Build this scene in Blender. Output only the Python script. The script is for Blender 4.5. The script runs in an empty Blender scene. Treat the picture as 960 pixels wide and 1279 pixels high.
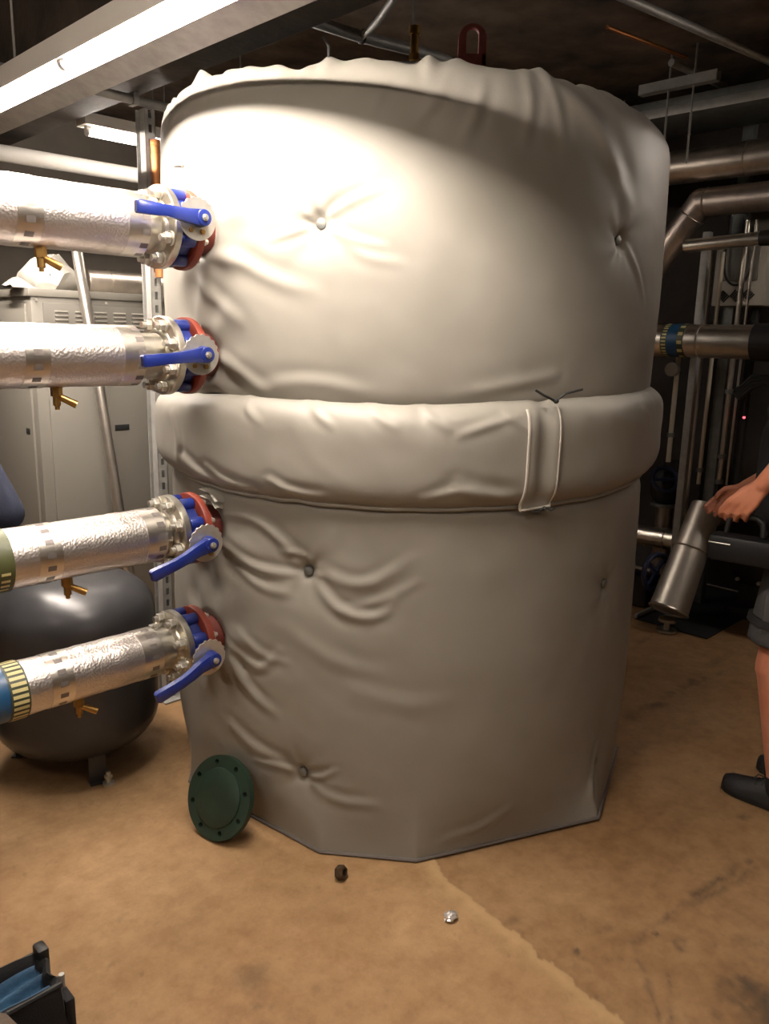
import bpy, bmesh, math, random
import numpy as np
from mathutils import Vector, Matrix
from math import sin, cos, pi, radians, sqrt, hypot, atan2, exp

random.seed(7)
rng = np.random.default_rng(11)
SC = bpy.context.scene
COL = SC.collection
S = sqrt(.5)
# room axes: u runs along the pipes into the tank, v runs along the strip light; world = u*(S,S) + v*(-S,S)
def W(u, v, z=0.0):
    return Vector(((u - v) * S, (u + v) * S, z))

# ------------------------------------------------------------------ camera, world, exposure
cam = bpy.data.cameras.new('camera')
cam.sensor_fit = 'VERTICAL'
cam.sensor_height = 36.0
cam.lens = 36.0 * 1000 / 1279
cam.clip_start = .05
cam_ob = bpy.data.objects.new('camera', cam)
COL.objects.link(cam_ob)
cam_ob.matrix_world = (Matrix.Translation((0, 0, 1.55)) @ Matrix.Rotation(radians(90 - 12.4), 4, 'X')
                       @ Matrix.Rotation(radians(1.3), 4, 'Z'))
SC.camera = cam_ob
wd = bpy.data.worlds.new('world')
SC.world = wd
wd.use_nodes = True
wd.node_tree.nodes['Background'].inputs[0].default_value = (.05, .045, .04, 1)
wd.node_tree.nodes['Background'].inputs[1].default_value = .2
SC.view_settings.view_transform = 'Standard'
SC.view_settings.look = 'None'
SC.view_settings.gamma = 1
SC.view_settings.use_curve_mapping = False
SC.view_settings.exposure = .8

# strength of the lamps the room has (emission of the tubes)
L_MAIN = 585.0     # batten beside the tank
L_BACK = 42.0      # batten over the cabinet
L_REAR = 80.0      # battens behind the photographer
L_SIDE = 48.0      # batten over the pipework on the right
WARM = (1.0, .88, .77)

# ------------------------------------------------------------------ materials
def mat(name, col, rough=.6, metal=0.0, var=0.0, vscale=6.0, col2=None, bump=0.0, bscale=40.0, spec=.5,
        emit=None, estr=0.0, coat=0.0, voronoi=False, detail=6):
    m = bpy.data.materials.new(name)
    m.use_nodes = True
    nt = m.node_tree
    b = nt.nodes['Principled BSDF']
    b.inputs['Base Color'].default_value = (*col, 1)
    b.inputs['Roughness'].default_value = rough
    b.inputs['Metallic'].default_value = metal
    b.inputs['Specular IOR Level'].default_value = spec
    if coat:
        b.inputs['Coat Weight'].default_value = coat
        b.inputs['Coat Roughness'].default_value = .15
    if emit:
        b.inputs['Emission Color'].default_value = (*emit, 1)
        b.inputs['Emission Strength'].default_value = estr
    tc = nt.nodes.new('ShaderNodeTexCoord')
    if var or col2:
        n = nt.nodes.new('ShaderNodeTexNoise')
        n.inputs['Scale'].default_value = vscale
        n.inputs['Detail'].default_value = detail
        n.inputs['Roughness'].default_value = .62
        nt.links.new(tc.outputs['Object'], n.inputs['Vector'])
        r = nt.nodes.new('ShaderNodeValToRGB')
        c2 = col2 if col2 else tuple(c * (1 - var) for c in col)
        r.color_ramp.elements[0].position = .33
        r.color_ramp.elements[1].position = .67
        r.color_ramp.elements[0].color = (*c2, 1)
        r.color_ramp.elements[1].color = (*col, 1)
        nt.links.new(n.outputs['Fac'], r.inputs['Fac'])
        nt.links.new(r.outputs['Color'], b.inputs['Base Color'])
    if bump:
        if voronoi:
            n2 = nt.nodes.new('ShaderNodeTexVoronoi')
            n2.inputs['Scale'].default_value = bscale
            out = n2.outputs['Distance']
        else:
            n2 = nt.nodes.new('ShaderNodeTexNoise')
            n2.inputs['Scale'].default_value = bscale
            n2.inputs['Detail'].default_value = 5
            out = n2.outputs['Fac']
        nt.links.new(tc.outputs['Object'], n2.inputs['Vector'])
        bp = nt.nodes.new('ShaderNodeBump')
        bp.inputs['Strength'].default_value = bump
        bp.inputs['Distance'].default_value = .01
        nt.links.new(out, bp.inputs['Height'])
        nt.links.new(bp.outputs['Normal'], b.inputs['Normal'])
    return m

M = {}
M['fabric'] = mat('fabric', (.257, .241, .210), .5, var=.08, vscale=3, bump=.05, bscale=400, spec=.42)
M['fabric_edge'] = mat('fabric_edge', (.40, .37, .33), .6, bump=.1, bscale=500)
M['cord'] = mat('cord', (.012, .012, .012), .7)
M['foil'] = mat('foil', (.66, .61, .58), .36, .95, var=.1, vscale=30, bump=.13, bscale=150, voronoi=True)
M['foil_smooth'] = mat('foil_smooth', (.82, .77, .70), .3, 1.0, var=.2, vscale=9, bump=.06, bscale=60)
M['clad'] = mat('clad', (.78, .70, .62), .36, 1.0, var=.35, vscale=7, bump=.05, bscale=30)
M['clad_bright'] = mat('clad_bright', (.80, .74, .66), .42, .9, var=.2, vscale=7, bump=.05, bscale=30)
M['clad_dull'] = mat('clad_dull', (.58, .50, .44), .42, 1.0, var=.4, vscale=6, bump=.08, bscale=30)
M['tape_mark'] = mat('tape_mark', (.17, .15, .14), .4, .4)
M['steel'] = mat('steel', (.66, .63, .55), .32, 1.0, var=.3, vscale=18, bump=.06, bscale=80)
M['zinc'] = mat('zinc', (.70, .67, .60), .28, .75, var=.2, vscale=25)
M['galv'] = mat('galv', (.36, .355, .335), .5, .3, var=.25, vscale=20)
M['galv_dark'] = mat('galv_dark', (.22, .23, .22), .5, .7, var=.3, vscale=15)
M['blue'] = mat('blue', (.010, .024, .185), .34, var=.25, vscale=14, coat=.3)
M['red'] = mat('red', (.25, .036, .016), .5, var=.35, vscale=12, bump=.05, bscale=60)
M['red_dark'] = mat('red_dark', (.13, .022, .014), .55, var=.4, vscale=12)
M['pink_red'] = mat('pink_red', (.55, .16, .15), .55, var=.25, vscale=20)
M['brass'] = mat('brass', (.52, .31, .10), .38, 1.0, var=.3, vscale=30)
M['copper'] = mat('copper', (.50, .21, .08), .42, .8, var=.3, vscale=14)
M['vessel'] = mat('vessel', (.042, .042, .046), .33, var=.15, vscale=6, bump=.02, bscale=50)
M['green'] = mat('green', (.012, .034, .020), .55, var=.35, vscale=10, bump=.08, bscale=70)
M['cabinet'] = mat('cabinet', (.185, .174, .150), .5, var=.05, vscale=2)
M['cabinet_dark'] = mat('cabinet_dark', (.135, .127, .109), .5, var=.05, vscale=2)
M['hole'] = mat('hole', (.006, .006, .006), .8)
M['pole'] = mat('pole', (.58, .54, .48), .3, .9, var=.25, vscale=10)
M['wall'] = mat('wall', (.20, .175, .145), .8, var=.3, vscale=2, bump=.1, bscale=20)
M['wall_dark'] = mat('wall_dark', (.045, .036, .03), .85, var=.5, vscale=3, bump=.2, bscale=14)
M['ceiling'] = mat('ceiling', (.17, .115, .075), .9, col2=(.03, .022, .016), vscale=3.2, bump=.9, bscale=7)
M['beam'] = mat('beam', (.075, .056, .041), .8, col2=(.022, .017, .013), vscale=4.5, bump=.7, bscale=14)
M['tube'] = mat('tube', (1, 1, 1), .5, emit=WARM, estr=L_MAIN)
M['tube_back'] = mat('tube_back', (1, 1, 1), .5, emit=WARM, estr=L_BACK)
M['tube_rear'] = mat('tube_rear', (1, 1, 1), .5, emit=(1.0, .87, .73), estr=L_REAR)
M['tube_side'] = mat('tube_side', (1, 1, 1), .5, emit=WARM, estr=L_SIDE)
M['white'] = mat('white', (.70, .68, .64), .5, var=.08, vscale=4)
M['white_bag'] = mat('white_bag', (.42, .40, .355), .5, var=.1, vscale=9, bump=.2, bscale=25)
M['rag'] = mat('rag', (.36, .34, .31), .9, var=.3, vscale=14, bump=.3, bscale=60)
M['black'] = mat('black', (.007, .0065, .0065), .55, var=.3, vscale=12)
M['black_gloss'] = mat('black_gloss', (.004, .004, .0045), .55, spec=.3)
M['black_cloth'] = mat('black_cloth', (.0065, .006, .007), .85, bump=.2, bscale=300)
M['shoe'] = mat('shoe', (.013, .012, .0125), .6, var=.3, vscale=20, bump=.2, bscale=200)
M['grey_cloth'] = mat('grey_cloth', (.50, .45, .41), .85, var=.15, vscale=20, bump=.2, bscale=200)
M['navy'] = mat('navy', (.014, .02, .045), .85, var=.2, vscale=8, bump=.15, bscale=200)
M['shorts'] = mat('shorts', (.048, .045, .044), .85, var=.2, vscale=8, bump=.2, bscale=150)
M['skin'] = mat('skin', (.50, .20, .115), .55, col2=(.42, .15, .085), vscale=12, bump=.05, bscale=90)
M['hair'] = mat('hair', (.03, .018, .01), .7, bump=.4, bscale=120)
M['eye'] = mat('eye', (.7, .68, .65), .25)
M['iris'] = mat('iris', (.03, .02, .015), .2)
M['lip'] = mat('lip', (.36, .12, .09), .5)
M['blue_cloth'] = mat('blue_cloth', (.010, .065, .13), .75, col2=(.008, .032, .075), vscale=16, bump=.3, bscale=60)
M['olive'] = mat('olive', (.075, .085, .028), .5, var=.3, vscale=9)
M['yellow'] = mat('yellow', (.62, .55, .26), .5)
M['band_blue'] = mat('band_blue', (.012, .07, .17), .4)
M['darkgreen'] = mat('darkgreen', (.05, .06, .035), .5)
M['panel'] = mat('panel', (.36, .33, .28), .5, var=.08, vscale=5)
M['cream'] = mat('cream', (.50, .46, .36), .5)
M['pump'] = mat('pump', (.035, .03, .028), .4, .3, var=.4, vscale=12)
M['valve_navy'] = mat('valve_navy', (.012, .018, .06), .3, coat=.4)
M['rust_nut'] = mat('rust_nut', (.13, .085, .05), .5, .7, var=.5, vscale=60)
M['foil_scrap'] = mat('foil_scrap', (.85, .82, .8), .3, .8)
M['led_red'] = mat('led_red', (.5, .02, .02), .4, emit=(1, .06, .08), estr=3.0)
M['mark'] = mat('mark', (.06, .06, .06), .7)

# ------------------------------------------------------------------ mesh helpers
class G:
    """collects shapes in absolute room coordinates (u, v, z)"""
    def __init__(self):
        self.v = []; self.f = []
    def add(self, vs, fs):
        o = len(self.v)
        self.v += [tuple(p) for p in vs]
        self.f += [tuple(i + o for i in f) for f in fs]
        return self
    def bm(self, bm):
        bm.verts.index_update()
        self.add([v.co[:] for v in bm.verts], [[v.index for v in f.verts] for f in bm.faces])
        bm.free()
        return self
    def box(self, a, b, bev=0, seg=2, rot=None, pivot=None):
        bm = bmesh.new()
        bmesh.ops.create_cube(bm, size=1)
        c = [(a[i] + b[i]) / 2 for i in range(3)]; s = [abs(b[i] - a[i]) for i in range(3)]
        for v in bm.verts:
            v.co = Vector([c[i] + v.co[i] * s[i] for i in range(3)])
        if bev:
            bmesh.ops.bevel(bm, geom=bm.edges[:], offset=bev, segments=seg, affect='EDGES', profile=.5)
        if rot is not None:
            pv = Vector(pivot if pivot else c)
            for v in bm.verts:
                v.co = pv + rot @ (v.co - pv)
        return self.bm(bm)
    def cyl(self, p0, p1, r, r1=None, n=20, bev=0):
        p0 = Vector(p0); p1 = Vector(p1); r1 = r if r1 is None else r1
        L = (p1 - p0).length
        if bev:
            pr = [(0, 0), (r - bev, 0), (r - bev * .3, bev * .3), (r, bev), (r1, L - bev), (r1 - bev * .3, L - bev * .3), (r1 - bev, L), (0, L)]
        else:
            pr = [(0, 0), (r, 0), (r1, L), (0, L)]
        return self.lathe(pr, p0, p1 - p0, n)
    def lathe(self, prof, org, axis=(0, 0, 1), n=24, a0=0, close=True):
        org = Vector(org); ax = Vector(axis).normalized()
        t = Vector((0, 0, 1)) if abs(ax.z) < .9 else Vector((1, 0, 0))
        e = ax.cross(t).normalized(); f = ax.cross(e)
        vs = []; rings = []
        for r, h in prof:
            if r < 1e-6:
                rings.append([len(vs)]); vs.append(org + ax * h)
            else:
                rings.append(list(range(len(vs), len(vs) + n)))
                for k in range(n):
                    a = a0 + 2 * pi * k / n
                    vs.append(org + ax * h + e * (r * cos(a)) + f * (r * sin(a)))
        fs = []
        for A, B in zip(rings, rings[1:]):
            if len(A) == 1 and len(B) == 1: continue
            for k in range(n):
                k2 = (k + 1) % n
                if len(A) == 1: fs.append((A[0], B[k2], B[k]))
                elif len(B) == 1: fs.append((A[k], A[k2], B[0]))
                else: fs.append((A[k], A[k2], B[k2], B[k]))
        return self.add(vs, fs)
    def ring(self, org, axis, R, r, n=28, m=8):
        pr = [(R + r * cos(2 * pi * k / m), r * sin(2 * pi * k / m)) for k in range(m + 1)]
        return self.lathe(pr, org, axis, n)
    def tube(self, pts, r, n=8, closed=False):
        pts = [Vector(p) for p in pts]; N = len(pts)
        rr = r if isinstance(r, (list, tuple)) else [r] * N
        vs = []; prev = None
        for i in range(N):
            if closed: d = pts[(i + 1) % N] - pts[i - 1]
            else: d = pts[min(i + 1, N - 1)] - pts[max(i - 1, 0)]
            d.normalize()
            if prev is None:
                t = Vector((0, 0, 1)) if abs(d.z) < .9 else Vector((1, 0, 0))
                e = d.cross(t).normalized()
            else:
                e = (prev - d * prev.dot(d)).normalized()
            prev = e; f = d.cross(e)
            for k in range(n):
                a = 2 * pi * k / n
                vs.append(pts[i] + e * (rr[i] * cos(a)) + f * (rr[i] * sin(a)))
        fs = []
        for i in range(N if closed else N - 1):
            j = (i + 1) % N
            for k in range(n):
                k2 = (k + 1) % n
                fs.append((i * n + k, i * n + k2, j * n + k2, j * n + k))
        if not closed:
            fs.append(tuple(reversed(range(n)))); fs.append(tuple(range((N - 1) * n, N * n)))
        return self.add(vs, fs)
    def ball(self, c, r, sc=(1, 1, 1), n=14, m=9):
        c = Vector(c)
        pr = [(r * sin(pi * i / m), -r * cos(pi * i / m)) for i in range(m + 1)]
        o = len(self.v)
        self.lathe(pr, (0, 0, 0), (0, 0, 1), n)
        for i in range(o, len(self.v)):
            p = self.v[i]
            self.v[i] = (c.x + p[0] * sc[0], c.y + p[1] * sc[1], c.z + p[2] * sc[2])
        return self
    def cone(self, p0, p1, r0, r1, n=14):
        """round cone: a limb"""
        self.cyl(p0, p1, r0, r1, n); self.ball(p0, r0, n=n); self.ball(p1, r1, n=n)
        return self
    def poly(self, pts, vec):
        n = len(pts); vec = Vector(vec)
        vs = [Vector(p) for p in pts] + [Vector(p) + vec for p in pts]
        fs = [tuple(reversed(range(n))), tuple(range(n, 2 * n))]
        fs += [(i, (i + 1) % n, n + (i + 1) % n, n + i) for i in range(n)]
        return self.add(vs, fs)
    def grid(self, P, closed_u=False):
        """P: array rows x cols x 3"""
        R, Cn = P.shape[:2]
        vs = P.reshape(-1, 3).tolist(); fs = []
        for i in range(R - 1):
            for j in range(Cn if closed_u else Cn - 1):
                j2 = (j + 1) % Cn
                fs.append((i * Cn + j, i * Cn + j2, (i + 1) * Cn + j2, (i + 1) * Cn + j))
        return self.add(vs, fs)

def link(name, g, m, parent=None, org=None, label=None, cat=None, group=None, kind=None, smooth=35, world=False, fixn=True):
    """one mesh object; org is its base point in room coordinates (children share their parent's)"""
    if parent is not None:
        top = parent
        while top.parent: top = top.parent
        org = Vector(top['_org'])
        world = top.get('_world', 0)
    elif org is None:
        a = np.array(g.v); org = Vector((float(a[:, 0].min() + a[:, 0].max()) / 2, float(a[:, 1].min() + a[:, 1].max()) / 2, float(a[:, 2].min())))
    org = Vector(org)
    me = bpy.data.meshes.new(name)
    co = (np.array(g.v, dtype=float) - np.array(org[:])).tolist()
    me.from_pydata(co, [], g.f)
    if fixn:
        bm = bmesh.new(); bm.from_mesh(me)
        bmesh.ops.recalc_face_normals(bm, faces=bm.faces[:])
        bm.to_mesh(me); bm.free()
    me.materials.append(m)
    for p in me.polygons: p.use_smooth = True
    if smooth < 180: me.set_sharp_from_angle(angle=radians(smooth))
    o = bpy.data.objects.new(name, me)
    COL.objects.link(o)
    if parent is not None: o.parent = parent
    else:
        place(o, org, world)
    tag(o, label, cat, group, kind)
    return o
def place(o, org, world):
    o['_org'] = list(org); o['_world'] = int(world)
    if world: o.location = org
    else:
        o.location = W(*org); o.rotation_euler = (0, 0, pi / 4)
def tag(o, label=None, cat=None, group=None, kind=None):
    if label: o['label'] = label
    if cat: o['category'] = cat
    if group: o['group'] = group
    if kind: o['kind'] = kind
def thing(name, org, label, cat, group=None, world=False, kind=None):
    o = bpy.data.objects.new(name, None)
    o.empty_display_size = .1
    COL.objects.link(o)
    place(o, Vector(org), world)
    tag(o, label, cat, group, kind)
    return o
def copies(o, n):
    """n further objects sharing o's mesh, under the same parent"""
    out = []
    for _ in range(n):
        c = o.copy(); COL.objects.link(c); c.parent = o.parent; out.append(c)
    return out

# ------------------------------------------------------------------ room shell
U0, U1, V0, V1, ZC = -2.4, 5.1, -2.6, 5.2, 2.88
# floor: a fine grid where the camera looks, carrying stains as an attribute
def polyd(px, py, pl):
    """distance and position along a polyline"""
    best = np.full(px.shape, 9.0); bt = np.zeros(px.shape); sg = np.zeros(px.shape); acc = 0
    tot = sum(hypot(b[0] - a[0], b[1] - a[1]) for a, b in zip(pl, pl[1:]))
    for a, b in zip(pl, pl[1:]):
        dx, dy = b[0] - a[0], b[1] - a[1]; L = hypot(dx, dy) + 1e-9
        t = np.clip(((px - a[0]) * dx + (py - a[1]) * dy) / (L * L), 0, 1)
        ex = px - a[0] - t * dx; ey = py - a[1] - t * dy
        d = np.hypot(ex, ey); s = np.sign(dx * ey - dy * ex)
        k = d < best
        best = np.where(k, d, best); bt = np.where(k, (acc + t * L) / tot, bt); sg = np.where(k, s, sg)
        acc += L
    return best, bt, sg
def vnoise(x, y, seed, cell):
    r = np.random.default_rng(seed).random((257, 257))
    X = x / cell; Y = y / cell
    xi = np.floor(X).astype(int); yi = np.floor(Y).astype(int); fx = X - xi; fy = Y - yi
    fx = fx * fx * (3 - 2 * fx); fy = fy * fy * (3 - 2 * fy)
    g = lambda a, b: r[a % 257, b % 257]
    return (g(xi, yi) * (1 - fx) + g(xi + 1, yi) * fx) * (1 - fy) + (g(xi, yi + 1) * (1 - fx) + g(xi + 1, yi + 1) * fx) * fy
def fbm(x, y, seed, cell, oct=4):
    s = 0; a = 1; t = 0
    for k in range(oct):
        s = s + a * vnoise(x, y, seed + k, cell / 2 ** k); t += a; a *= .55
    return s / t
def axis_samples(lo, hi, f0, f1, fine, coarse):
    a = list(np.arange(lo, f0, coarse)) + list(np.arange(f0, f1, fine)) + list(np.arange(f1, hi + coarse, coarse))
    a = [min(x, hi) for x in a]
    return np.array(sorted(set(round(x, 5) for x in a)))
us = axis_samples(U0, U1, .55, 3.7, .009, .12)
vs_ = axis_samples(V0, V1, -.2, 3.1, .009, .12)
UU, VV = np.meshgrid(us, vs_)
XX = (UU - VV) * S; YY = (UU + VV) * S
FLOOR_LINES = __import__('json').loads('''{"step": [[-0.178, 3.033], [0.182, 2.145], [0.294, 1.956], [0.403, 1.808], [0.5, 1.678], [0.597, 1.542], [0.715, 1.333]], "cracks": [[[[0.683, 1.831], [0.751, 1.877], [0.811, 1.925], [0.957, 2.045], [1.14, 2.198]], 0.012, 0.75], [[[0.683, 1.831], [0.681, 1.722], [0.667, 1.588]], 0.006, 0.6], [[[0.738, 1.723], [0.714, 1.66], [0.694, 1.568]], 0.006, 0.4], [[[0.914, 1.993], [1.016, 2.047], [1.148, 2.16]], 0.012, 0.5], [[[1.07, 3.129], [1.269, 3.316], [1.542, 3.563], [1.728, 3.687]], 0.03, 0.8], [[[1.542, 3.563], [1.688, 3.685], [1.655, 3.752]], 0.014, 0.6], [[[1.376, 4.015], [1.495, 3.988], [1.561, 3.936]], 0.01, 0.5], [[[0.998, 2.888], [1.238, 3.031], [1.571, 3.191]], 0.06, 0.15]], "spots": [[[0.538, 1.801], 0.012, 0.9], [[0.622, 1.873], 0.014, 0.5], [[0.817, 1.832], 0.022, 0.95], [[0.759, 1.868], 0.01, 0.9], [[0.909, 1.69], 0.05, 0.95], [[0.921, 1.606], 0.09, 0.8], [[1.01, 1.827], 0.05, 0.7], [[0.822, 1.597], 0.025, 0.8], [[1.233, 2.413], 0.02, 0.6], [[0.375, 1.896], 0.02, 0.3], [[-0.286, 1.656], 0.07, 0.35]]}''')
step = np.array(FLOOR_LINES['step'])
wob = (fbm(XX, YY, 5, .07) - .5) * .05
dstep, tstep, sstep = polyd(XX + wob, YY + wob, FLOOR_LINES['step'])
sstep = -sstep
low = np.clip(sstep * dstep / .012, -1, 1)              # +1: screeded side, -1: bare side
hz = np.where(low > 0, .0, -.004) * 1.0
hz = -.002 + .002 * low + (fbm(XX, YY, 21, .5) - .5) * .003
stain = np.zeros_like(XX)
for pl, w, a in FLOOR_LINES['cracks']:
    d, t, _ = polyd(XX + wob * .8, YY - wob * .8, pl)
    br = np.clip(fbm(XX, YY, 40, .05) * 2.6 - .7, 0, 1)
    stain = np.maximum(stain, a * np.exp(-(d / w) ** 2) * br)
for (x, y), w, a in FLOOR_LINES['spots']:
    d = np.hypot(XX + wob * 1.5 - x, YY + wob - y)
    br = np.clip(fbm(XX, YY, 60, .06) * 3.2 - .9, 0, 1)
    stain = np.maximum(stain, a * np.exp(-(d / w) ** 4) * br)
stain += .35 * np.clip(fbm(XX, YY, 77, .03, 3) * 5 - 3.7, 0, 1)
stain = np.clip(stain, 0, 1)
gF = G(); gF.grid(np.stack([UU, VV, hz], -1))
floor = link('floor', gF, mat('floor_tmp', (.4, .3, .2)), org=(0, 0, 0), label='tan stained concrete floor of the plant room', kind='structure', smooth=180, fixn=False)
def add_attr(o, nm, arr):
    at = o.data.attributes.new(nm, 'FLOAT', 'POINT'); at.data.foreach_set('value', arr.ravel().astype(np.float32))
add_attr(floor, 'stain', stain); add_attr(floor, 'screed', np.clip(low * .5 + .5, 0, 1))
edge = np.exp(-(np.maximum(sstep * dstep, -sstep * dstep * 1.6) / .045) ** 2) * (sstep > -.5)
add_attr(floor, 'edge', edge)
def floor_mat():
    m = bpy.data.materials.new('concrete_floor'); m.use_nodes = True
    nt = m.node_tree; N = nt.nodes; L = nt.links; b = N['Principled BSDF']
    tc = N.new('ShaderNodeTexCoord')
    def noise(sc, det=7, ro=.6):
        n = N.new('ShaderNodeTexNoise'); n.inputs['Scale'].default_value = sc; n.inputs['Detail'].default_value = det
        n.inputs['Roughness'].default_value = ro; L.new(tc.outputs['Object'], n.inputs['Vector']); return n.outputs['Fac']
    def ramp(fac, stops):
        r = N.new('ShaderNodeValToRGB')
        r.color_ramp.elements[0].position, r.color_ramp.elements[0].color = stops[0][0], (*stops[0][1], 1)
        r.color_ramp.elements[1].position, r.color_ramp.elements[1].color = stops[1][0], (*stops[1][1], 1)
        for p, c in stops[2:]:
            e = r.color_ramp.elements.new(p); e.color = (*c, 1)
        L.new(fac, r.inputs['Fac']); return r.outputs['Color']
    def mix(f, a, bb, mode='MIX'):
        x = N.new('ShaderNodeMix'); x.data_type = 'RGBA'; x.blend_type = mode
        if isinstance(f, float): x.inputs[0].default_value = f
        else: L.new(f, x.inputs[0])
        for s, i in ((a, 6), (bb, 7)):
            if isinstance(s, tuple): x.inputs[i].default_value = (*s, 1)
            else: L.new(s, x.inputs[i])
        return x.outputs[2]
    def attr(nm):
        a = N.new('ShaderNodeAttribute'); a.attribute_name = nm; return a.outputs['Fac']
    base = ramp(noise(1.3, 8), [(.34, (.255, .145, .062)), (.66, (.37, .235, .118))])
    fine = ramp(noise(14, 8, .7), [(.36, (.68, .62, .56)), (.62, (1, 1, 1))])
    c = mix(.8, base, fine, 'MULTIPLY')
    rough_side = mix(.75, c, (.80, .76, .74), 'MULTIPLY')
    c = mix(attr('screed'), rough_side, c)
    c = mix(attr('edge'), c, mix(.55, c, (.50, .34, .17)))
    c = mix(attr('stain'), c, (.045, .032, .02))
    L.new(c, b.inputs['Base Color'])
    b.inputs['Roughness'].default_value = .62
    b.inputs['Specular IOR Level'].default_value = .35
    bp = N.new('ShaderNodeBump'); bp.inputs['Strength'].default_value = .25; bp.inputs['Distance'].default_value = .01
    L.new(noise(22, 8, .65), bp.inputs['Height']); L.new(bp.outputs['Normal'], b.inputs['Normal'])
    return m
floor.data.materials[0] = floor_mat()

def wallbox(name, a, b, m, label):
    g = G(); g.box(a, b); return link(name, g, m, label=label, kind='structure', smooth=30)
wallbox('wall_back', (U0 - .15, V1, 0), (U1 + .15, V1 + .15, ZC), M['wall'], 'grey wall behind the tall cabinet')
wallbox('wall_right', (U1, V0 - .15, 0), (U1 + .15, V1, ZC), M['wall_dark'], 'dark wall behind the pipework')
wallbox('wall_left', (U0 - .15, V0 - .15, 0), (U0, V1, ZC), M['wall'], 'wall on the left')
wallbox('wall_front', (U0, V0 - .15, 0), (U1, V0, ZC), M['wall'], 'wall behind the photographer')
# ceiling: uneven soffit
cu = np.linspace(U0 - .15, U1 + .15, 120); cv = np.linspace(V0 - .15, V1 + .15, 120)
CU, CV = np.meshgrid(cu, cv)
CZ = ZC - .05 * (fbm(CU, CV, 91, .45, 5) - .3)
gC = G(); gC.grid(np.stack([CU, CV, CZ], -1))
n0 = len(gC.v)
link('ceiling', gC, M['ceiling'], org=(0, 0, ZC), label='rough dark brown concrete soffit', kind='structure', smooth=180)
g = G(); g.box((1.28, V0, 2.40), (1.62, V1, ZC), .012)
link('trim_1', g, M['beam'], label='dark downstand beam across the ceiling', kind='structure')

# ------------------------------------------------------------------ the tank in its quilted jacket
AX = (2.173, 2.070)                     # axis in u, v
R0 = .852
A45 = pi / 4
def tank_pt(th, r, z):
    """th: angle from the side that faces the camera, positive to the right, radians -> room coords"""
    x = np.sin(th) * r; y = -np.cos(th) * r            # offsets in world x, y
    return np.stack([AX[0] + (x + y) * S, AX[1] + (y - x) * S, np.broadcast_to(z, np.shape(x))], -1)
thA = np.radians(np.concatenate([np.arange(-112, 112, .5), np.arange(112, 248, 2.0)]))
def fold_field(th, z, folds):
    s = np.where(th > pi, th - 2 * pi, th) * R0
    out = np.zeros(np.broadcast(s, z).shape)
    for pl, w, a in folds:
        p = [(radians(t) * R0, zz) for t, zz in pl]
        for _ in range(2):                              # round the kinks off
            q = [p[0]]
            for A_, B_ in zip(p, p[1:]):
                q += [(.75 * A_[0] + .25 * B_[0], .75 * A_[1] + .25 * B_[1]), (.25 * A_[0] + .75 * B_[0], .25 * A_[1] + .75 * B_[1])]
            p = q + [p[-1]]
        xs = [q[0] for q in p]; zs = [q[1] for q in p]
        m = (s > min(xs) - 6 * w) & (s < max(xs) + 6 * w) & (z > min(zs) - 6 * w) & (z < max(zs) + 6 * w)
        if not m.any(): continue
        d, t, sg = polyd(s[m], z[m], p)
        sd = d * sg
        env = np.sin(pi * np.clip(.12 + .82 * t, 0, 1)) ** .8
        w = w * .74
        out[m] += .53 * a * env * (np.exp(-(d / w) ** 2) - .75 * np.exp(-((sd - 1.9 * w) / (1.1 * w)) ** 2) - .35 * np.exp(-((sd + 2.1 * w) / (1.3 * w)) ** 2))
    return out
def button_field(th, z, bts):
    s = np.where(th > pi, th - 2 * pi, th) * R0
    out = np.zeros(np.broadcast(s, z).shape)
    for k, (t, zz, dep) in enumerate(bts):
        dx = s - radians(t) * R0; dz = z - zz; d = np.hypot(dx, dz); a = np.arctan2(dz, dx)
        pl = np.cos(5 * a + k) * .6 + np.cos(9 * a + 2.1 * k + 3 * d / .1) * .4
        out += -dep * np.exp(-(d / .022) ** 2) - .6 * dep * np.exp(-(d / .075) ** 2) + .18 * dep * pl * np.exp(-(d / .09)) * np.clip(d / .03, 0, 1)
    return out
def soft(th, z, seed, amp):
    s = np.where(th > pi, th - 2 * pi, th) * R0 + 5
    return amp * ((fbm(s + 0 * z, z * .7 + 0 * s, seed, .34, 3) - .5) + .35 * (fbm(s * 1.0 + z * .5, z + 0 * s, seed + 9, .09, 2) - .5))
BUT_UP = [(-17.9, 1.833, .024), (42.4, 1.828, .016), (100, 1.83, .02), (-80, 1.83, .015)]
BUT_LO = [(-20.3, .882, .024), (47.6, .801, .012), (-21.3, .240, .020), (50.6, .165, .012), (100, .8, .02)]
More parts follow.
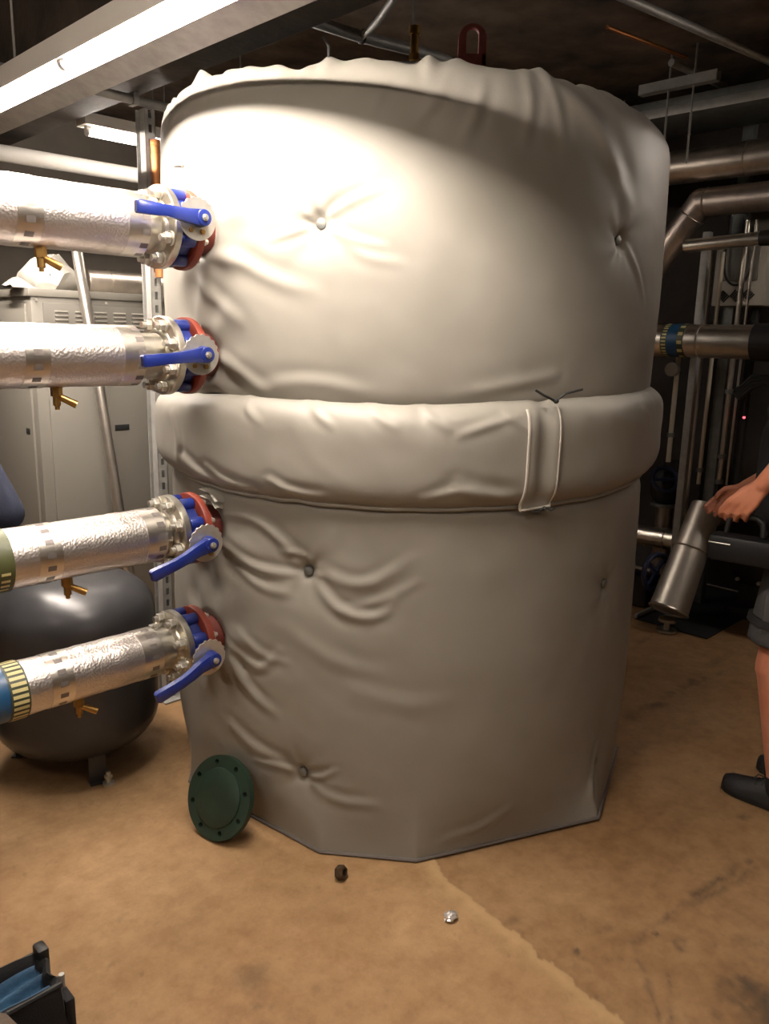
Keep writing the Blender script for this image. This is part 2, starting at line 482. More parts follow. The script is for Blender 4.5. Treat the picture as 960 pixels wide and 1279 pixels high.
FOLDS_LO = [
 ([(-39.2, 1.024), (-31.6, 1.021), (-26.7, .983), (-21.9, .916)], .018, .012),
 ([(-39.9, .923), (-33.8, .877), (-27.7, .868), (-21.9, .870)], .016, .012),
 ([(-38.5, .876), (-29.7, .814), (-23.7, .811)], .016, .008),
 ([(-18.5, .87), (-16.3, .819), (-12.2, .77), (-5.2, .769), (-2.7, .818)], .018, .013),
 ([(-17.1, .889), (-9.2, .853), (-3.1, .905), (-.2, .941)], .02, .009),
 ([(-12.0, .79), (-6.0, .81), (2.0, .88)], .016, .006),
 ([(-40.0, .613), (-35.4, .579), (-30.0, .552), (-26.0, .632)], .016, .010),
 ([(-39.0, .577), (-34.4, .477), (-27.0, .427)], .02, .010),
 ([(-36.0, .66), (-30.0, .60), (-24.0, .60)], .015, .006),
 ([(-32.8, .245), (-26.1, .248), (-21.4, .24)], .013, .010),
 ([(-21.4, .24), (-16.9, .243), (-13.5, .279)], .012, .009),
 ([(-19.7, .92), (-22.2, .94), (-25.4, .933)], .011, .008),
 ([(50.1, .245), (48.4, .152), (45.4, .06)], .016, .010),
 ([(-39.5, .331), (-32.4, .283), (-22.3, .244)], .022, .009),
 ([(-17.8, .206), (-13.4, .178), (-5.2, .18)], .018, .007),
 ([(9.7, .058), (16.6, .072), (23.8, .133)], .02, .006),
 ([(-10, .55), (0, .50), (8, .52)], .03, .004),
 ([(-24, .70), (-14, .62), (-4, .60)], .03, .004),
]
FOLDS_UP = [
 ([(-44.6, 1.762), (-34.7, 1.745), (-27.2, 1.69), (-19.0, 1.659)], .024, .010),
 ([(-48.6, 1.72), (-43.0, 1.65), (-35.0, 1.584)], .022, .011),
 ([(-17.9, 1.833), (-13.1, 1.877), (-6.2, 1.915)], .014, .009),
 ([(-17.9, 1.833), (-20.6, 1.86), (-21.3, 1.89)], .010, .007),
 ([(-17.9, 1.833), (-22.1, 1.811), (-27.1, 1.793)], .012, .007),
 ([(-17.9, 1.833), (-11.6, 1.789), (-6.0, 1.77)], .014, .007),
 ([(-15.2, 1.809), (-10.1, 1.75), (-3.1, 1.731)], .016, .005),
 ([(24.0, 2.20), (27.4, 2.167), (34.1, 2.091), (43, 1.93)], .034, .017),
 ([(22.5, 2.209), (24.7, 2.101), (26.0, 2.0)], .018, 0.0060),
 ([(17.8, 2.21), (19.0, 2.129), (17.8, 2.03)], .018, 0.0060),
 ([(10.7, 2.209), (9.6, 2.117), (6.4, 2.02)], .02, 0.0066),
 ([(4.0, 2.203), (2.8, 2.131), (-2.4, 2.05)], .02, 0.0060),
 ([(-5, 2.20), (-7, 2.14), (-9, 2.09)], .016, 0.0048),
 ([(-42.7, 1.493), (-37.4, 1.461), (-29.2, 1.389)], .02, .009),
 ([(26.6, 1.452), (18.2, 1.43), (6.1, 1.397)], .02, .006),
 ([(42.4, 1.828), (47.8, 1.769), (53.4, 1.66)], .014, .006),
 ([(-30, 1.40), (-20, 1.43), (-8, 1.40)], .022, .006),
]
NOZ_Z = [1.825, 1.482, .972, .615]
TH_N = -45.0
def nozzle_field(th, z, zs):
    s = np.where(th > pi, th - 2 * pi, th) * R0
    out = 0
    for zz in zs:
        dx = s - radians(TH_N) * R0; dz = z - zz; d = np.hypot(dx, dz); a = np.arctan2(dz, dx)
        out = out + .012 * np.exp(-(d / .12) ** 3) - .012 * np.exp(-((d - .062) / .016) ** 2) + .005 * np.cos(7 * a + zz * 9) * np.exp(-((d - .15) / .05) ** 2)
    return out

tank = thing('insulated_tank', (AX[0], AX[1], 0), 'huge cylindrical tank wrapped in quilted grey fabric insulation with padded belt', 'tank')
# upper jacket
hem_bumps = [(-48, .012), (-38, .016), (-29, .006), (-17.6, .022), (-10, .014), (-5.2, .010), (1, .014), (6, .011), (11, .014), (18, .010), (24, .016), (30, .006), (36, .01), (44, .012)]
def rim_lift(th):
    t = np.degrees(np.where(th > pi, th - 2 * pi, th))
    o = .006 * np.sin(t * .35) + .004 * np.sin(t * .9 + 1)
    for c, a in hem_bumps:
        o = o + a * np.exp(-((t - c) / 2.2) ** 2)
    return o
zw = np.linspace(1.31, 2.10, 104)
arc = np.linspace(0, 1, 18)[1:]
rows = []
TH = thA[None, :]
Z = zw[:, None] + 0 * TH
disp = fold_field(TH + 0 * Z, Z, FOLDS_UP) + button_field(TH, Z, BUT_UP) + nozzle_field(TH, Z, NOZ_Z[:2]) + soft(TH, Z, 3, .010)
bul = .010 * np.sin(pi * (Z - 1.31) / .85) - .03 * np.exp(-((Z - 1.33) / .04) ** 2)
rr = R0 + bul + disp
P1 = tank_pt(TH + 0 * Z, rr, Z)
top_d = rr[-1:]
ZA = 2.10 + (.122 + .022 * np.exp(-((np.degrees(TH) + 48) / 16) ** 2)) * np.sin(arc * pi / 2)[:, None] + rim_lift(TH) * (arc ** 3)[:, None]
flute = (fold_field(TH + 0 * ZA, ZA, FOLDS_UP))
rimw = .006 * np.sin(np.degrees(TH) * 1.1 + 2 * np.sin(np.degrees(TH) * .3)) * arc[:, None] ** 2
shr = np.interp(np.degrees(np.where(TH > pi, TH - 2 * pi, TH)), [-112, -70, -40, -15, 20, 35, 60, 112], [.05, .02, .030, .050, .060, .085, .10, .06])
RA = top_d - shr * (1 - np.cos(arc * pi / 2))[:, None] - shr * .35 * (np.clip(arc - .25, 0, 1))[:, None] + (flute - fold_field(TH, 2.10 + 0 * TH, FOLDS_UP)) * (1 - arc[:, None] * .4) + rimw
P2 = tank_pt(TH + 0 * ZA, RA, ZA)
kk = np.array([.012, .05, .12, .22])[:, None]
P3 = tank_pt(TH + 0 * kk, RA[-1:] - kk, ZA[-1:] - np.array([.004, .02, .035, .045])[:, None])
PU = np.concatenate([P1, P2, P3], 0)
gu = G(); gu.grid(PU, closed_u=True)
upper = link('upper_jacket', gu, M['fabric'], tank, smooth=180)
# lower jacket, its foot a slightly straightened polygon
zl = np.linspace(.004, 1.15, 150)
Z = zl[:, None] + 0 * TH
disp = fold_field(TH + 0 * Z, Z, FOLDS_LO) + button_field(TH, Z, BUT_LO) + nozzle_field(TH, Z, NOZ_Z[2:]) + soft(TH, Z, 31, .010)
tdeg = np.degrees(np.where(TH > pi, TH - 2 * pi, TH))
corn = [-110, -58, -16.5, 3, 46.5, 80, 112, 150, 190, 220]
prad = np.zeros_like(tdeg)
cr = {-16.5: .868, 46.5: .905}
for a, b in zip(corn, corn[1:]):
    t2 = np.where(tdeg < -112, tdeg + 360, tdeg)
    pa = np.array([sin(radians(a)), cos(radians(a))]) * cr.get(a, .866); pb = np.array([sin(radians(b)), cos(radians(b))]) * cr.get(b, .866)
    m = (t2 >= a) & (t2 < b)
    dx, dy = np.sin(np.radians(t2)), np.cos(np.radians(t2))
    den = dx * (pb[1] - pa[1]) - dy * (pb[0] - pa[0])
    r_ = (pa[0] * (pb[1] - pa[1]) - pa[1] * (pb[0] - pa[0])) / np.where(abs(den) < 1e-6, 1, den)
    prad = np.where(m, r_, prad)
prad = np.where(prad < .6, .86, prad); prad = np.clip(prad, .80, .92)
w = np.exp(-(Z / .13) ** 1.5)
rr = (R0 + .008 * np.sin(pi * Z / 1.1) - .03 * np.exp(-((Z - 1.13) / .04) ** 2)) * (1 - w) + prad * w + disp * (1 - .7 * np.exp(-Z / .03))
PL = tank_pt(TH + 0 * Z, rr, Z)
gl = G(); gl.grid(PL, closed_u=True)
lower = link('lower_jacket', gl, M['fabric'], tank, smooth=180)
g = G(); g.tube(tank_pt(thA, rr[0] + .002, .007 + 0 * thA).tolist(), .006, 6, closed=True)
link('hem', g, M['tape_mark'], lower, label='dark stitched hem along the foot')
for (t, z, _d), par, RR in [(b, upper, 'u') for b in BUT_UP[:2]] + [(b, lower, 'l') for b in BUT_LO[:4]]:
    r = R0 - 1.6 * _d + (.012 if t > 30 else .012)
    c = Vector(tank_pt(np.array(radians(t)), np.array(r), np.array(z)).tolist())
    d = (c - Vector((AX[0], AX[1], z))).normalized()
    g = G(); g.lathe([(0, .010), (.008, .0095), (.013, .008), (.0145, .005), (.0145, -.004), (0, -.006)], c, d, 18)
    link('button', g, M['galv_dark'], par)
# padded belt
nb = 46
tb = np.linspace(0, 1, nb)
ztop = 1.375 + np.interp(tdeg, [-110, -60, -40, 0, 21, 67, 112], [-.03, -.02, 0, -.005, .012, .03, .02])
pk = np.zeros_like(tdeg)
for c, a in [(-33, .008), (-19, .014), (-8, .012), (1, .012), (15, .007), (30, .008), (36, .006), (42, .007), (52, .012), (-50, .01), (62, .01)]:
    pk = pk + a * np.exp(-((tdeg - c) / 1.6) ** 2)
pkb = np.zeros_like(tdeg)
for c, a in [(-44, .012), (-30, .008), (-22, .014), (-12, .006), (0, .008), (12, .006), (33, .006), (48, .006)]:
    pkb = pkb + a * np.exp(-((tdeg - c) / 2.0) ** 2)
zbot = 1.090 + np.interp(tdeg, [-110, -66, -44, 0, 38, 70, 112], [.03, .02, .003, -.003, .005, .03, .04])
T = tb[:, None]
Zb = zbot + (ztop - zbot) * T + pk * T ** 6 * .4 + pkb * (1 - T) ** 6 * .3
prof = 1 - np.abs(2 * T - 1) ** 5.5
FB = []
for c, a in [(-33, 1), (-19, 1.2), (-8, 1), (1, 1), (15, .8), (52, 1)]:
    FB.append(([(c, 1.385), (c + 1.5, 1.345), (c + 5, 1.31)], .012, .008 * a))
FB += [([(-50, 1.17), (-44, 1.13), (-36, 1.11)], .018, .016), ([(-42, 1.16), (-36, 1.125), (-30, 1.11)], .014, .014), ([(-26, 1.15), (-22, 1.12), (-15, 1.115)], .014, .012),
       ([(8, 1.16), (13, 1.13), (19, 1.12)], .022, .014), ([(8, 1.30), (14, 1.33), (19.5, 1.355)], .014, .007), ([(2, 1.12), (8, 1.15), (12, 1.12)], .016, .008), ([(-55, 1.30), (-52, 1.22), (-53, 1.15)], .02, .008)]
rb = .852 + .050 * prof + soft(TH, Zb, 63, .014) * prof + fold_field(TH + 0 * Zb, Zb, FB) * prof ** .3 - .012 * pk / .012 * T ** 8
tuck = np.exp(-((tdeg - 24) / 1.6) ** 2) * .012
rb = rb - tuck
PB = tank_pt(TH + 0 * Zb, rb, Zb)
inn = np.stack([tank_pt(TH[0], rb[-1] - .05, Zb[-1]), ], 0)
gb = G(); gb.grid(np.concatenate([tank_pt(TH[0], rb[0] - .05, Zb[0])[None], PB, inn], 0), closed_u=True)
belt = link('padded_belt', gb, M['fabric'], tank, smooth=180)
g = G(); g.tube(tank_pt(TH[0], rb[0] + .004, Zb[0] - .001).tolist(), .006, 6, closed=True)
link('hem', g, M['fabric'], belt)
# hook and loop flap over the belt joint
tf = np.radians(np.linspace(20.2, 26.6, 12))
def belt_r(th, z):
    i = np.clip(np.searchsorted(thA, th), 0, len(thA) - 1)
    out = np.zeros(np.broadcast(th, z).shape)
    for a in range(out.shape[0]):
        for b in range(out.shape[1]):
            out[a, b] = np.interp(z[a, b], Zb[:, i[0, b]], rb[:, i[0, b]])
    return out
zf = np.linspace(1.088, 1.368, 24)[:, None] + 0 * tf[None]
zf = zf + np.interp(np.degrees(tf), [20, 27], [-.004, .004])[None]
rf = np.maximum(belt_r(tf[None], zf), .872) + .007
rf[:, [0, -1]] -= .002
PF = tank_pt(tf[None] + 0 * zf, rf, zf)
PFi = tank_pt(tf[None] + 0 * zf, rf - .005, zf)
g = G(); g.grid(PF); g.grid(PFi)
flap = link('closure_flap', g, M['fabric'], belt, label='flat vertical closure flap on the belt', smooth=180)
bd = [PF[i, 0] for i in range(24)]
def rim_tube(pts, r): return G().tube([tuple(p) for p in pts], r, 6)
link('flap_piping', rim_tube(bd, .0045), M['fabric_edge'], belt, label='pale stitched left edge of the flap')
link('flap_piping', rim_tube([PF[i, -1] for i in range(24)], .0032), M['fabric_edge'], belt, label='pale stitched right edge of the flap')
link('flap_piping', rim_tube([PF[0, j] for j in range(12)], .0045), M['fabric_edge'], belt, label='pale stitched bottom edge of the flap')
def cordpts(seq): return [tuple(tank_pt(np.array(radians(t)), np.array(r), np.array(z)).tolist()) for t, r, z in seq]
g = G()
g.tube(cordpts([(25.6, .89, 1.386), (24.0, .905, 1.395), (22.4, .905, 1.405), (21.0, .90, 1.418)]), .0035, 6)
g.tube(cordpts([(25.6, .89, 1.386), (27.0, .905, 1.408), (29.0, .91, 1.415), (31.0, .90, 1.418)]), .0035, 6)
g.ball(cordpts([(25.6, .895, 1.388)])[0], .008)
link('drawstring', g, M['cord'], belt, label='black drawstring tied on the top edge')
g = G()
g.tube(cordpts([(25.2, .88, 1.090), (23.6, .89, 1.078), (22.6, .885, 1.082)]), .0035, 6)
g.tube(cordpts([(25.2, .88, 1.090), (26.4, .89, 1.082), (27.4, .885, 1.085)]), .0035, 6)
g.ball(cordpts([(25.2, .882, 1.086)])[0], .007)
link('drawstring', g, M['cord'], belt, label='black drawstring tied on the bottom edge')
g = G(); g.box((-.004, -.02, -.006), (.004, .02, .006), .002, rot=Matrix.Rotation(radians(40), 3, 'Y') @ Matrix.Rotation(radians(8), 3, 'Z'))
cc = cordpts([(-53, .868, 2.02)])[0]
g.v = [(p[0] + cc[0], p[1] + cc[1], p[2] + cc[2]) for p in g.v]
link('fabric_tab', g, M['rag'], upper)
g = G(); g.tube([cordpts([(-17.6, .80, 2.23)])[0], cordpts([(-17.4, .805, 2.262)])[0], cordpts([(-18.4, .81, 2.285)])[0]], .003, 6)
link('drawstring', g, M['cord'], upper, label='end of the drawstring at the rim')
# head of the vessel, lifting lug, vent
g = G(); g.lathe([(.74, 2.17), (.70, 2.22), (.55, 2.30), (.30, 2.36), (0, 2.38)], (AX[0], AX[1], 0), (0, 0, 1), 48)
link('dished_head', g, M['galv_dark'], tank)
def xy(x, y, z):
    return ((x + y) * S, (y - x) * S, z)
lc = Vector(xy(.262, 3.0, 2.538))
pts = []
g = G()
e1 = Vector((S, -S, 0)); e2 = Vector((0, 0, 1)); nn = Vector((S, S, 0))
outer = [(-.047, -.20)] + [(-.047 * cos(a), .047 * sin(a)) for a in np.linspace(0, pi, 15)] + [(.047, -.20)]
inner = [(-.021, -.045)] + [(-.021 * cos(a), .014 + .021 * sin(a)) for a in np.linspace(0, pi, 15)] + [(.021, -.045)]
vs = []
for k in (-.012, .012):
    for p in outer + inner: vs.append(lc + e1 * p[0] + e2 * p[1] + nn * k)
n = len(outer); fs = []
for k in range(n - 1):
    fs += [(k, k + 1, n + k + 1, n + k), (2 * n + k + 1, 2 * n + k, 3 * n + k, 3 * n + k + 1),
           (k, 2 * n + k, 2 * n + k + 1, k + 1), (n + k, n + k + 1, 3 * n + k + 1, 3 * n + k)]
fs += [(0, n, 3 * n, 2 * n), (n - 1, 2 * n - 1, 4 * n - 1, 3 * n - 1)]
g.add(vs, fs)
b0 = lc + e2 * -.20
g.add([lc + e1 * a + e2 * zz + nn * k for a in (-.047, .047) for zz in (-.20, -.046) for k in (-.012, .012)],
      [(0, 1, 3, 2), (4, 6, 7, 5), (0, 4, 5, 1), (2, 3, 7, 6), (0, 2, 6, 4), (1, 5, 7, 3)])
link('lifting_lug', g, M['pink_red'], tank, label='dull red lifting eye standing on the top')
g = G(); vc = xy(.066, 3.0, 0)
g.cyl((vc[0], vc[1], 2.33), (vc[0], vc[1], 2.55), .014); g.cyl((vc[0], vc[1], 2.55), (vc[0], vc[1], 2.575), .020, n=12); g.cyl((vc[0], vc[1], 2.47), (vc[0], vc[1], 2.49), .019, n=6)
link('vent_stub', g, M['brass'], tank, label='brass vent stub on the top')
PIPE_V = 2.07
for i, z in enumerate(NOZ_Z):
    g = G(); g.cyl((1.25, PIPE_V, z), (1.42, PIPE_V, z), .062, n=28)
    nz = link('nozzle', g, M['red_dark'], tank)
    g = G(); g.cyl((1.236, PIPE_V, z), (1.258, PIPE_V, z), .108, n=40, bev=.003)
    link('nozzle_flange', g, M['red'], nz)
    bo = None
    for k in range(8):
        a = pi / 8 + k * pi / 4
        p = (1.258, PIPE_V + .088 * cos(a), z + .088 * sin(a))
        g = G(); g.cyl(p, (p[0] + .010, p[1], p[2]), .012, n=6); g.cyl((p[0] + .010, p[1], p[2]), (p[0] + .018, p[1], p[2]), .007, n=8)
        if bo is None: bo = link('bolt', g, M['zinc'], nz); b0_ = p
        else:
            c = bo.copy(); COL.objects.link(c); c.parent = nz; c.location = Vector(p) - Vector(b0_)

g = G()
P = np.array([[(1.285 + .05 * f, PIPE_V - .075 + .09 * h, NOZ_Z[2] + .085 + .03 * sin(2.2 * h) + .004 * sin(9 * f + 7 * h)) for h in np.linspace(0, 1, 10)] for f in np.linspace(0, 1, 8)])
P2 = P.copy(); P2[..., 2] -= .02
g.grid(P); g.grid(P2)
link('sealing_strip', g, M['white_bag'], tank, label='scrap of pale sealing strip over the third nozzle', smooth=60)

# ------------------------------------------------------------------ butterfly valves
LEV = [(.005, 1.0), (-.015, 1.0), (-.052, 1.0), (-.055, 1.0)]
VL = ['butterfly valve with blue lever at the topmost pipe, disc notched and steel', 'butterfly valve with blue lever on the second pipe from the top',
      'butterfly valve with blue lever just below the padded belt, on the third pipe', 'lowest butterfly valve with blue lever, above the dark green disc']
for i, z in enumerate(NOZ_Z):
    t = thing('butterfly_valve', (1.21, PIPE_V, z - .1), VL[i], 'valve', 'blue lever valves down the tank side')
    g = G(); g.lathe([(.052, 0), (.082, .0), (.086, .004), (.086, .040), (.082, .044), (.052, .044), (.052, 0)], (1.189, PIPE_V, z), (1, 0, 0), 36)
    g.cyl((1.211, PIPE_V - .07, z), (1.211, PIPE_V - .150, z), .026, .022, n=18)
    g.cyl((1.211, PIPE_V - .150, z), (1.211, PIPE_V - .158, z), .036, n=18)
    link('valve_body', g, M['blue'], t)
    lug = None
    for k in range(8):
        a = pi / 8 + k * pi / 4
        p = (1.190, PIPE_V + .088 * cos(a), z + .088 * sin(a))
        if lug is None:
            g = G(); g.cyl(p, (1.232, p[1], p[2]), .019, n=16, bev=.002); lug = link('lug', g, M['blue'], t); l0 = p
        else:
            c = lug.copy(); COL.objects.link(c); c.parent = t; c.location = Vector(p) - Vector(l0)
    # disc
    dc = Vector((1.196, PIPE_V - .160, z + [.012, .008, -.006, .006][i]))
    g = G()
    n = 72; ou = []
    for k in range(n):
        a = 2 * pi * k / n
        r = .0545 if (k % 4) < 2 or not (.1 < a < 3.3) else .0515
        ou.append((dc.x + r * cos(a), dc.y, dc.z + r * sin(a)))
    g.poly(ou, (0, -.004, 0))
    pl = link('notch_plate', g, M['zinc'], t)
    g = G(); g.cyl((dc.x + .012, dc.y - .004, dc.z - .032), (dc.x + .012, dc.y - .010, dc.z - .032), .007, n=6)
    g.cyl((dc.x - .022, dc.y - .004, dc.z - .03), (dc.x - .022, dc.y - .009, dc.z - .03), .006, n=6)
    link('plate_screw', g, M['brass'], pl)
    g = G()
    y = dc.y - .006
    g.cyl((dc.x, y, dc.z), (dc.x, y - .032, dc.z), .023, .021, n=22, bev=.003)
    dz = LEV[i][0]
    L = .195
    def sec(f, h, wd, yo):
        c = Vector((dc.x - L * f, y - yo, dc.z + dz * f))
        dirv = Vector((-L, 0, dz)).normalized(); up = Vector((0, 0, 1)); up = (up - dirv * up.dot(dirv)).normalized()
        return [c + up * (h * a) + Vector((0, 1, 0)) * (wd * b) for a, b in ((-.5, -.5), (-.3, -.62), (.3, -.62), (.5, -.5), (.5, .5), (-.5, .5))]
    secs = [sec(.04, .040, .022, .016), sec(.22, .033, .020, .018), sec(.42, .029, .018, .030), sec(.6, .027, .017, .036), sec(.97, .031, .018, .036), sec(1.0, .024, .012, .036)]
    vs = [p for s in secs for p in s]; fs = []
    for a in range(len(secs) - 1):
        for k in range(6): fs.append((a * 6 + k, a * 6 + (k + 1) % 6, a * 6 + 6 + (k + 1) % 6, a * 6 + 6 + k))
    fs += [(0, 1, 2, 3, 4, 5), tuple(range(len(vs) - 6, len(vs)))]
    g.add(vs, fs)
    lv = link('lever', g, M['blue'], t)
    g = G(); g.cyl((dc.x, y - .032, dc.z), (dc.x, y - .036, dc.z), .009, n=14); g.cyl((dc.x, y - .036, dc.z), (dc.x, y - .041, dc.z), .006, n=6)
    link('lever_bolt', g, M['zinc'], lv)

# ------------------------------------------------------------------ insulated pipes on the left
PR = [.083, .080, .078, .074]
PL_ = ['topmost foil wrapped pipe entering the tank, crossing above the cabinet top', 'second foil wrapped pipe from the top, crossing the louvred cabinet',
       'third foil wrapped pipe from the top, with an olive band at its left', 'lowest foil wrapped pipe, with a yellow and black striped band, before the dark vessel']
for i, z in enumerate(NOZ_Z):
    r = PR[i]
    z = [1.822, 1.481, .982, .620][i]; z = NOZ_Z[i]
    t = thing('insulated_pipe', (.8, PIPE_V, z - r), PL_[i], 'pipe', 'foil pipes on the left of the tank')
    u_end = [1.112, 1.085, 1.130, 1.105][i]
    u_beg = -2.39 if i < 2 else (.700 if i == 2 else .715)
    g = G()
    nseg = 26 if i > 1 else 60
    pr = [(0, 0), (r, 0)] + [(r + random.uniform(-.0008, .0008), (u_end - u_beg) * k / nseg) for k in range(1, nseg)] + [(r, u_end - u_beg - .006), (r - .006, u_end - u_beg), (.055, u_end - u_beg)]
    g.lathe(pr, (u_beg, PIPE_V, z), (1, 0, 0), 48)
    link('foil_jacket', g, M['foil'], t, smooth=60)
    g = G(); g.cyl((u_end - .01, PIPE_V, z), (1.172, PIPE_V, z), .062, n=32)
    link('pipe_end', g, M['steel'], t)
    g = G(); g.lathe([(.05, 0), (.064, .0), (.075, .006), (.078, .012), (.106, .014), (.109, .017), (.109, .034), (.106, .037), (.05, .037)], (1.150, PIPE_V, z), (1, 0, 0), 40)
    fl = link('pipe_flange', g, M['steel'], t)
    bo = None
    for k in range(8):
        a = pi / 8 + k * pi / 4
        p = (1.164, PIPE_V + .090 * cos(a), z + .090 * sin(a))
        if bo is None:
            g = G(); g.cyl(p, (p[0] - .005, p[1], p[2]), .019, n=16)
            g.cyl((p[0] - .005, p[1], p[2]), (p[0] - .022, p[1], p[2]), .0155, n=6, bev=.002); g.cyl((p[0] - .022, p[1], p[2]), (p[0] - .034, p[1], p[2]), .009, n=10)
            bo = link('bolt', g, M['zinc'], fl); b0_ = p
        else:
            c = bo.copy(); COL.objects.link(c); c.parent = fl; c.location = Vector(p) - Vector(b0_)
    # dashes of the foil tape
    for ut in (([.800, u_end - .016], [.795, u_end - .016], [.795, u_end - .02], [.806, u_end - .03])[i]):
        for k in range(14):
            a = .22 + k * 2 * pi / 14
            aa = np.linspace(a, a + .19, 4)
            P = np.stack([np.stack([0 * aa + uu, PIPE_V + (r + .0016) * np.cos(aa), z + (r + .0016) * np.sin(aa)], -1) for uu in (ut - .011, ut + .011)], 0)
            g = G(); g.grid(P)
            link('tape_mark', g, M['tape_mark'], t)
        # the tape itself, proud of the foil
        g = G(); g.lathe([(r - .002, -.03), (r + .001, -.03), (r + .001, .03), (r - .002, .03)], (min(ut, u_end - .034), PIPE_V, z), (1, 0, 0), 48)
        link('foil_tape', g, M['foil_smooth'], t, smooth=60)
    uc = [.845, .862, .857, .868][i]
    g = G()
    g.cyl((uc, PIPE_V - .01, z - r + .004), (uc, PIPE_V - .01, z - r - .022), .015, n=6)
    g.cyl((uc, PIPE_V - .01, z - r - .018), (uc, PIPE_V - .01, z - r - .046), .010, n=12)
    g.cyl((uc, PIPE_V - .01, z - r - .046), (uc, PIPE_V - .01, z - r - .056), .006, n=10)
    dk = link('drain_cock', g, M['brass'], t)
    g = G(); g.cyl((uc + .004, PIPE_V - .012, z - r - .022), (uc + .042, PIPE_V - .03, z - r - .044), .0085, .010, n=12)
    link('spout', g, M['brass'], dk)
    if i == 2:
        g = G(); g.cyl((.58, PIPE_V, z), (.702, PIPE_V, z), r + .004, n=40)
        bnd = link('identity_band', g, M['olive'], t, label='olive green band at the left end')
        for q, a in enumerate((3.3, 3.55, 3.75, 3.95)):
            aa = np.linspace(a, a + .09, 4)
            P = np.stack([np.stack([0 * aa + uu, PIPE_V + (r + .0052) * np.cos(aa), z + (r + .0052) * np.sin(aa)], -1) for uu in (.668, .690)], 0)
            g = G(); g.grid(P); link('band_mark', g, M['yellow'], bnd)
        g = G(); g.cyl((-2.39, PIPE_V, z), (.58, PIPE_V, z), r, n=32); link('dark_sleeve', g, M['black'], t, label='black sleeve beyond the band')
    if i == 3:
        g = G(); g.cyl((.668, PIPE_V, z), (.717, PIPE_V, z), r + .003, n=40)
        bnd = link('identity_band', g, M['darkgreen'], t, label='black band with pale yellow bars')
        for q in range(30):
            a = q * 2 * pi / 30
            aa = np.linspace(a, a + .12, 3)
            P = np.stack([np.stack([0 * aa + uu, PIPE_V + (r + .0045) * np.cos(aa), z + (r + .0045) * np.sin(aa)], -1) for uu in (.673, .712)], 0)
            g = G(); g.grid(P); link('band_bar', g, M['yellow'], bnd)
        g = G(); g.cyl((.60, PIPE_V, z), (.668, PIPE_V, z), r + .002, n=40); link('blue_band', g, M['band_blue'], t, label='dark blue band')
        g = G(); g.cyl((-2.39, PIPE_V, z), (.60, PIPE_V, z), r, n=32); link('dark_sleeve', g, M['black'], t, label='black sleeve beyond the band')

# ------------------------------------------------------------------ expansion vessel
EU, EV, ER = 1.138, 2.708, .287
t = thing('expansion_vessel', (EU, EV, 0), 'squat dark grey expansion vessel on short legs under the pipes', 'vessel')
pr = []
H0, H1 = .055, .705; hh = .17
for k in range(13):
    a = pi / 2 * k / 12; pr.append((ER * sin(a) ** .75, H0 + hh * (1 - cos(a) ** .75 if k < 12 else 1)))
for k in range(13):
    a = pi / 2 * (1 - k / 12); pr.append((ER * sin(a) ** .75 if k < 12 else 0, H1 - hh * (1 - cos(a) ** .75 if k > 0 else 1)))
g = G(); g.lathe(pr, (EU, EV, 0), (0, 0, 1), 64)
link('vessel_body', g, M['vessel'], t, smooth=60)
g = G(); g.lathe([(ER - .003, .372), (ER + .0025, .374), (ER + .0025, .386), (ER - .003, .388)], (EU, EV, 0), (0, 0, 1), 64)
link('weld_seam', g, M['vessel'], t)
for a in (-1.75, .3, 2.4):
    x, y = EU + .225 * cos(a), EV + .225 * sin(a)
    g = G(); g.box((x - .03, y - .004, .0), (x + .03, y + .004, .10), .002, rot=Matrix.Rotation(a + pi / 2, 3, 'Z'))
    g.box((x - .03, y - .02, 0), (x + .03, y + .02, .006), .001, rot=Matrix.Rotation(a + pi / 2, 3, 'Z'))
    link('leg', g, M['vessel'], t)
g = G(); g.cyl((EU - .02, EV - .26, .0), (EU - .02, EV - .26, .01), .02, n=12); g.cyl((EU - .02, EV - .26, .01), (EU - .02, EV - .26, .05), .008, n=10); g.cyl((EU - .02, EV - .26, .025), (EU - .02, EV - .26, .036), .014, n=6)
link('floor_bolt', g, M['zinc'], t)

# ------------------------------------------------------------------ green blank flange leaning on the tank
gc = Vector(xy(-.503, 2.262, .130)); rad_ = .128
nv = (Vector(xy(-.47, -.70, .35)) - Vector(xy(0, 0, 0))).normalized()
nv = Vector((nv.x, nv.y, nv.z)).normalized()
tx = nv.cross(Vector((0, 0, 1))).normalized(); ty = tx.cross(nv).normalized()
if ty.z < 0: ty = -ty
gc = Vector(xy(-.495, 2.262, 0)); gc.z = rad_ * ty.z + .011 * abs(nv.z) + .001
t = thing('blank_flange', (gc.x, gc.y, 0), 'round dark green metal disc with bolt holes leaning on the tank foot', 'cover')
n = 64; NB = 8; hr = .0085; br = rad_ * .84
g = G()
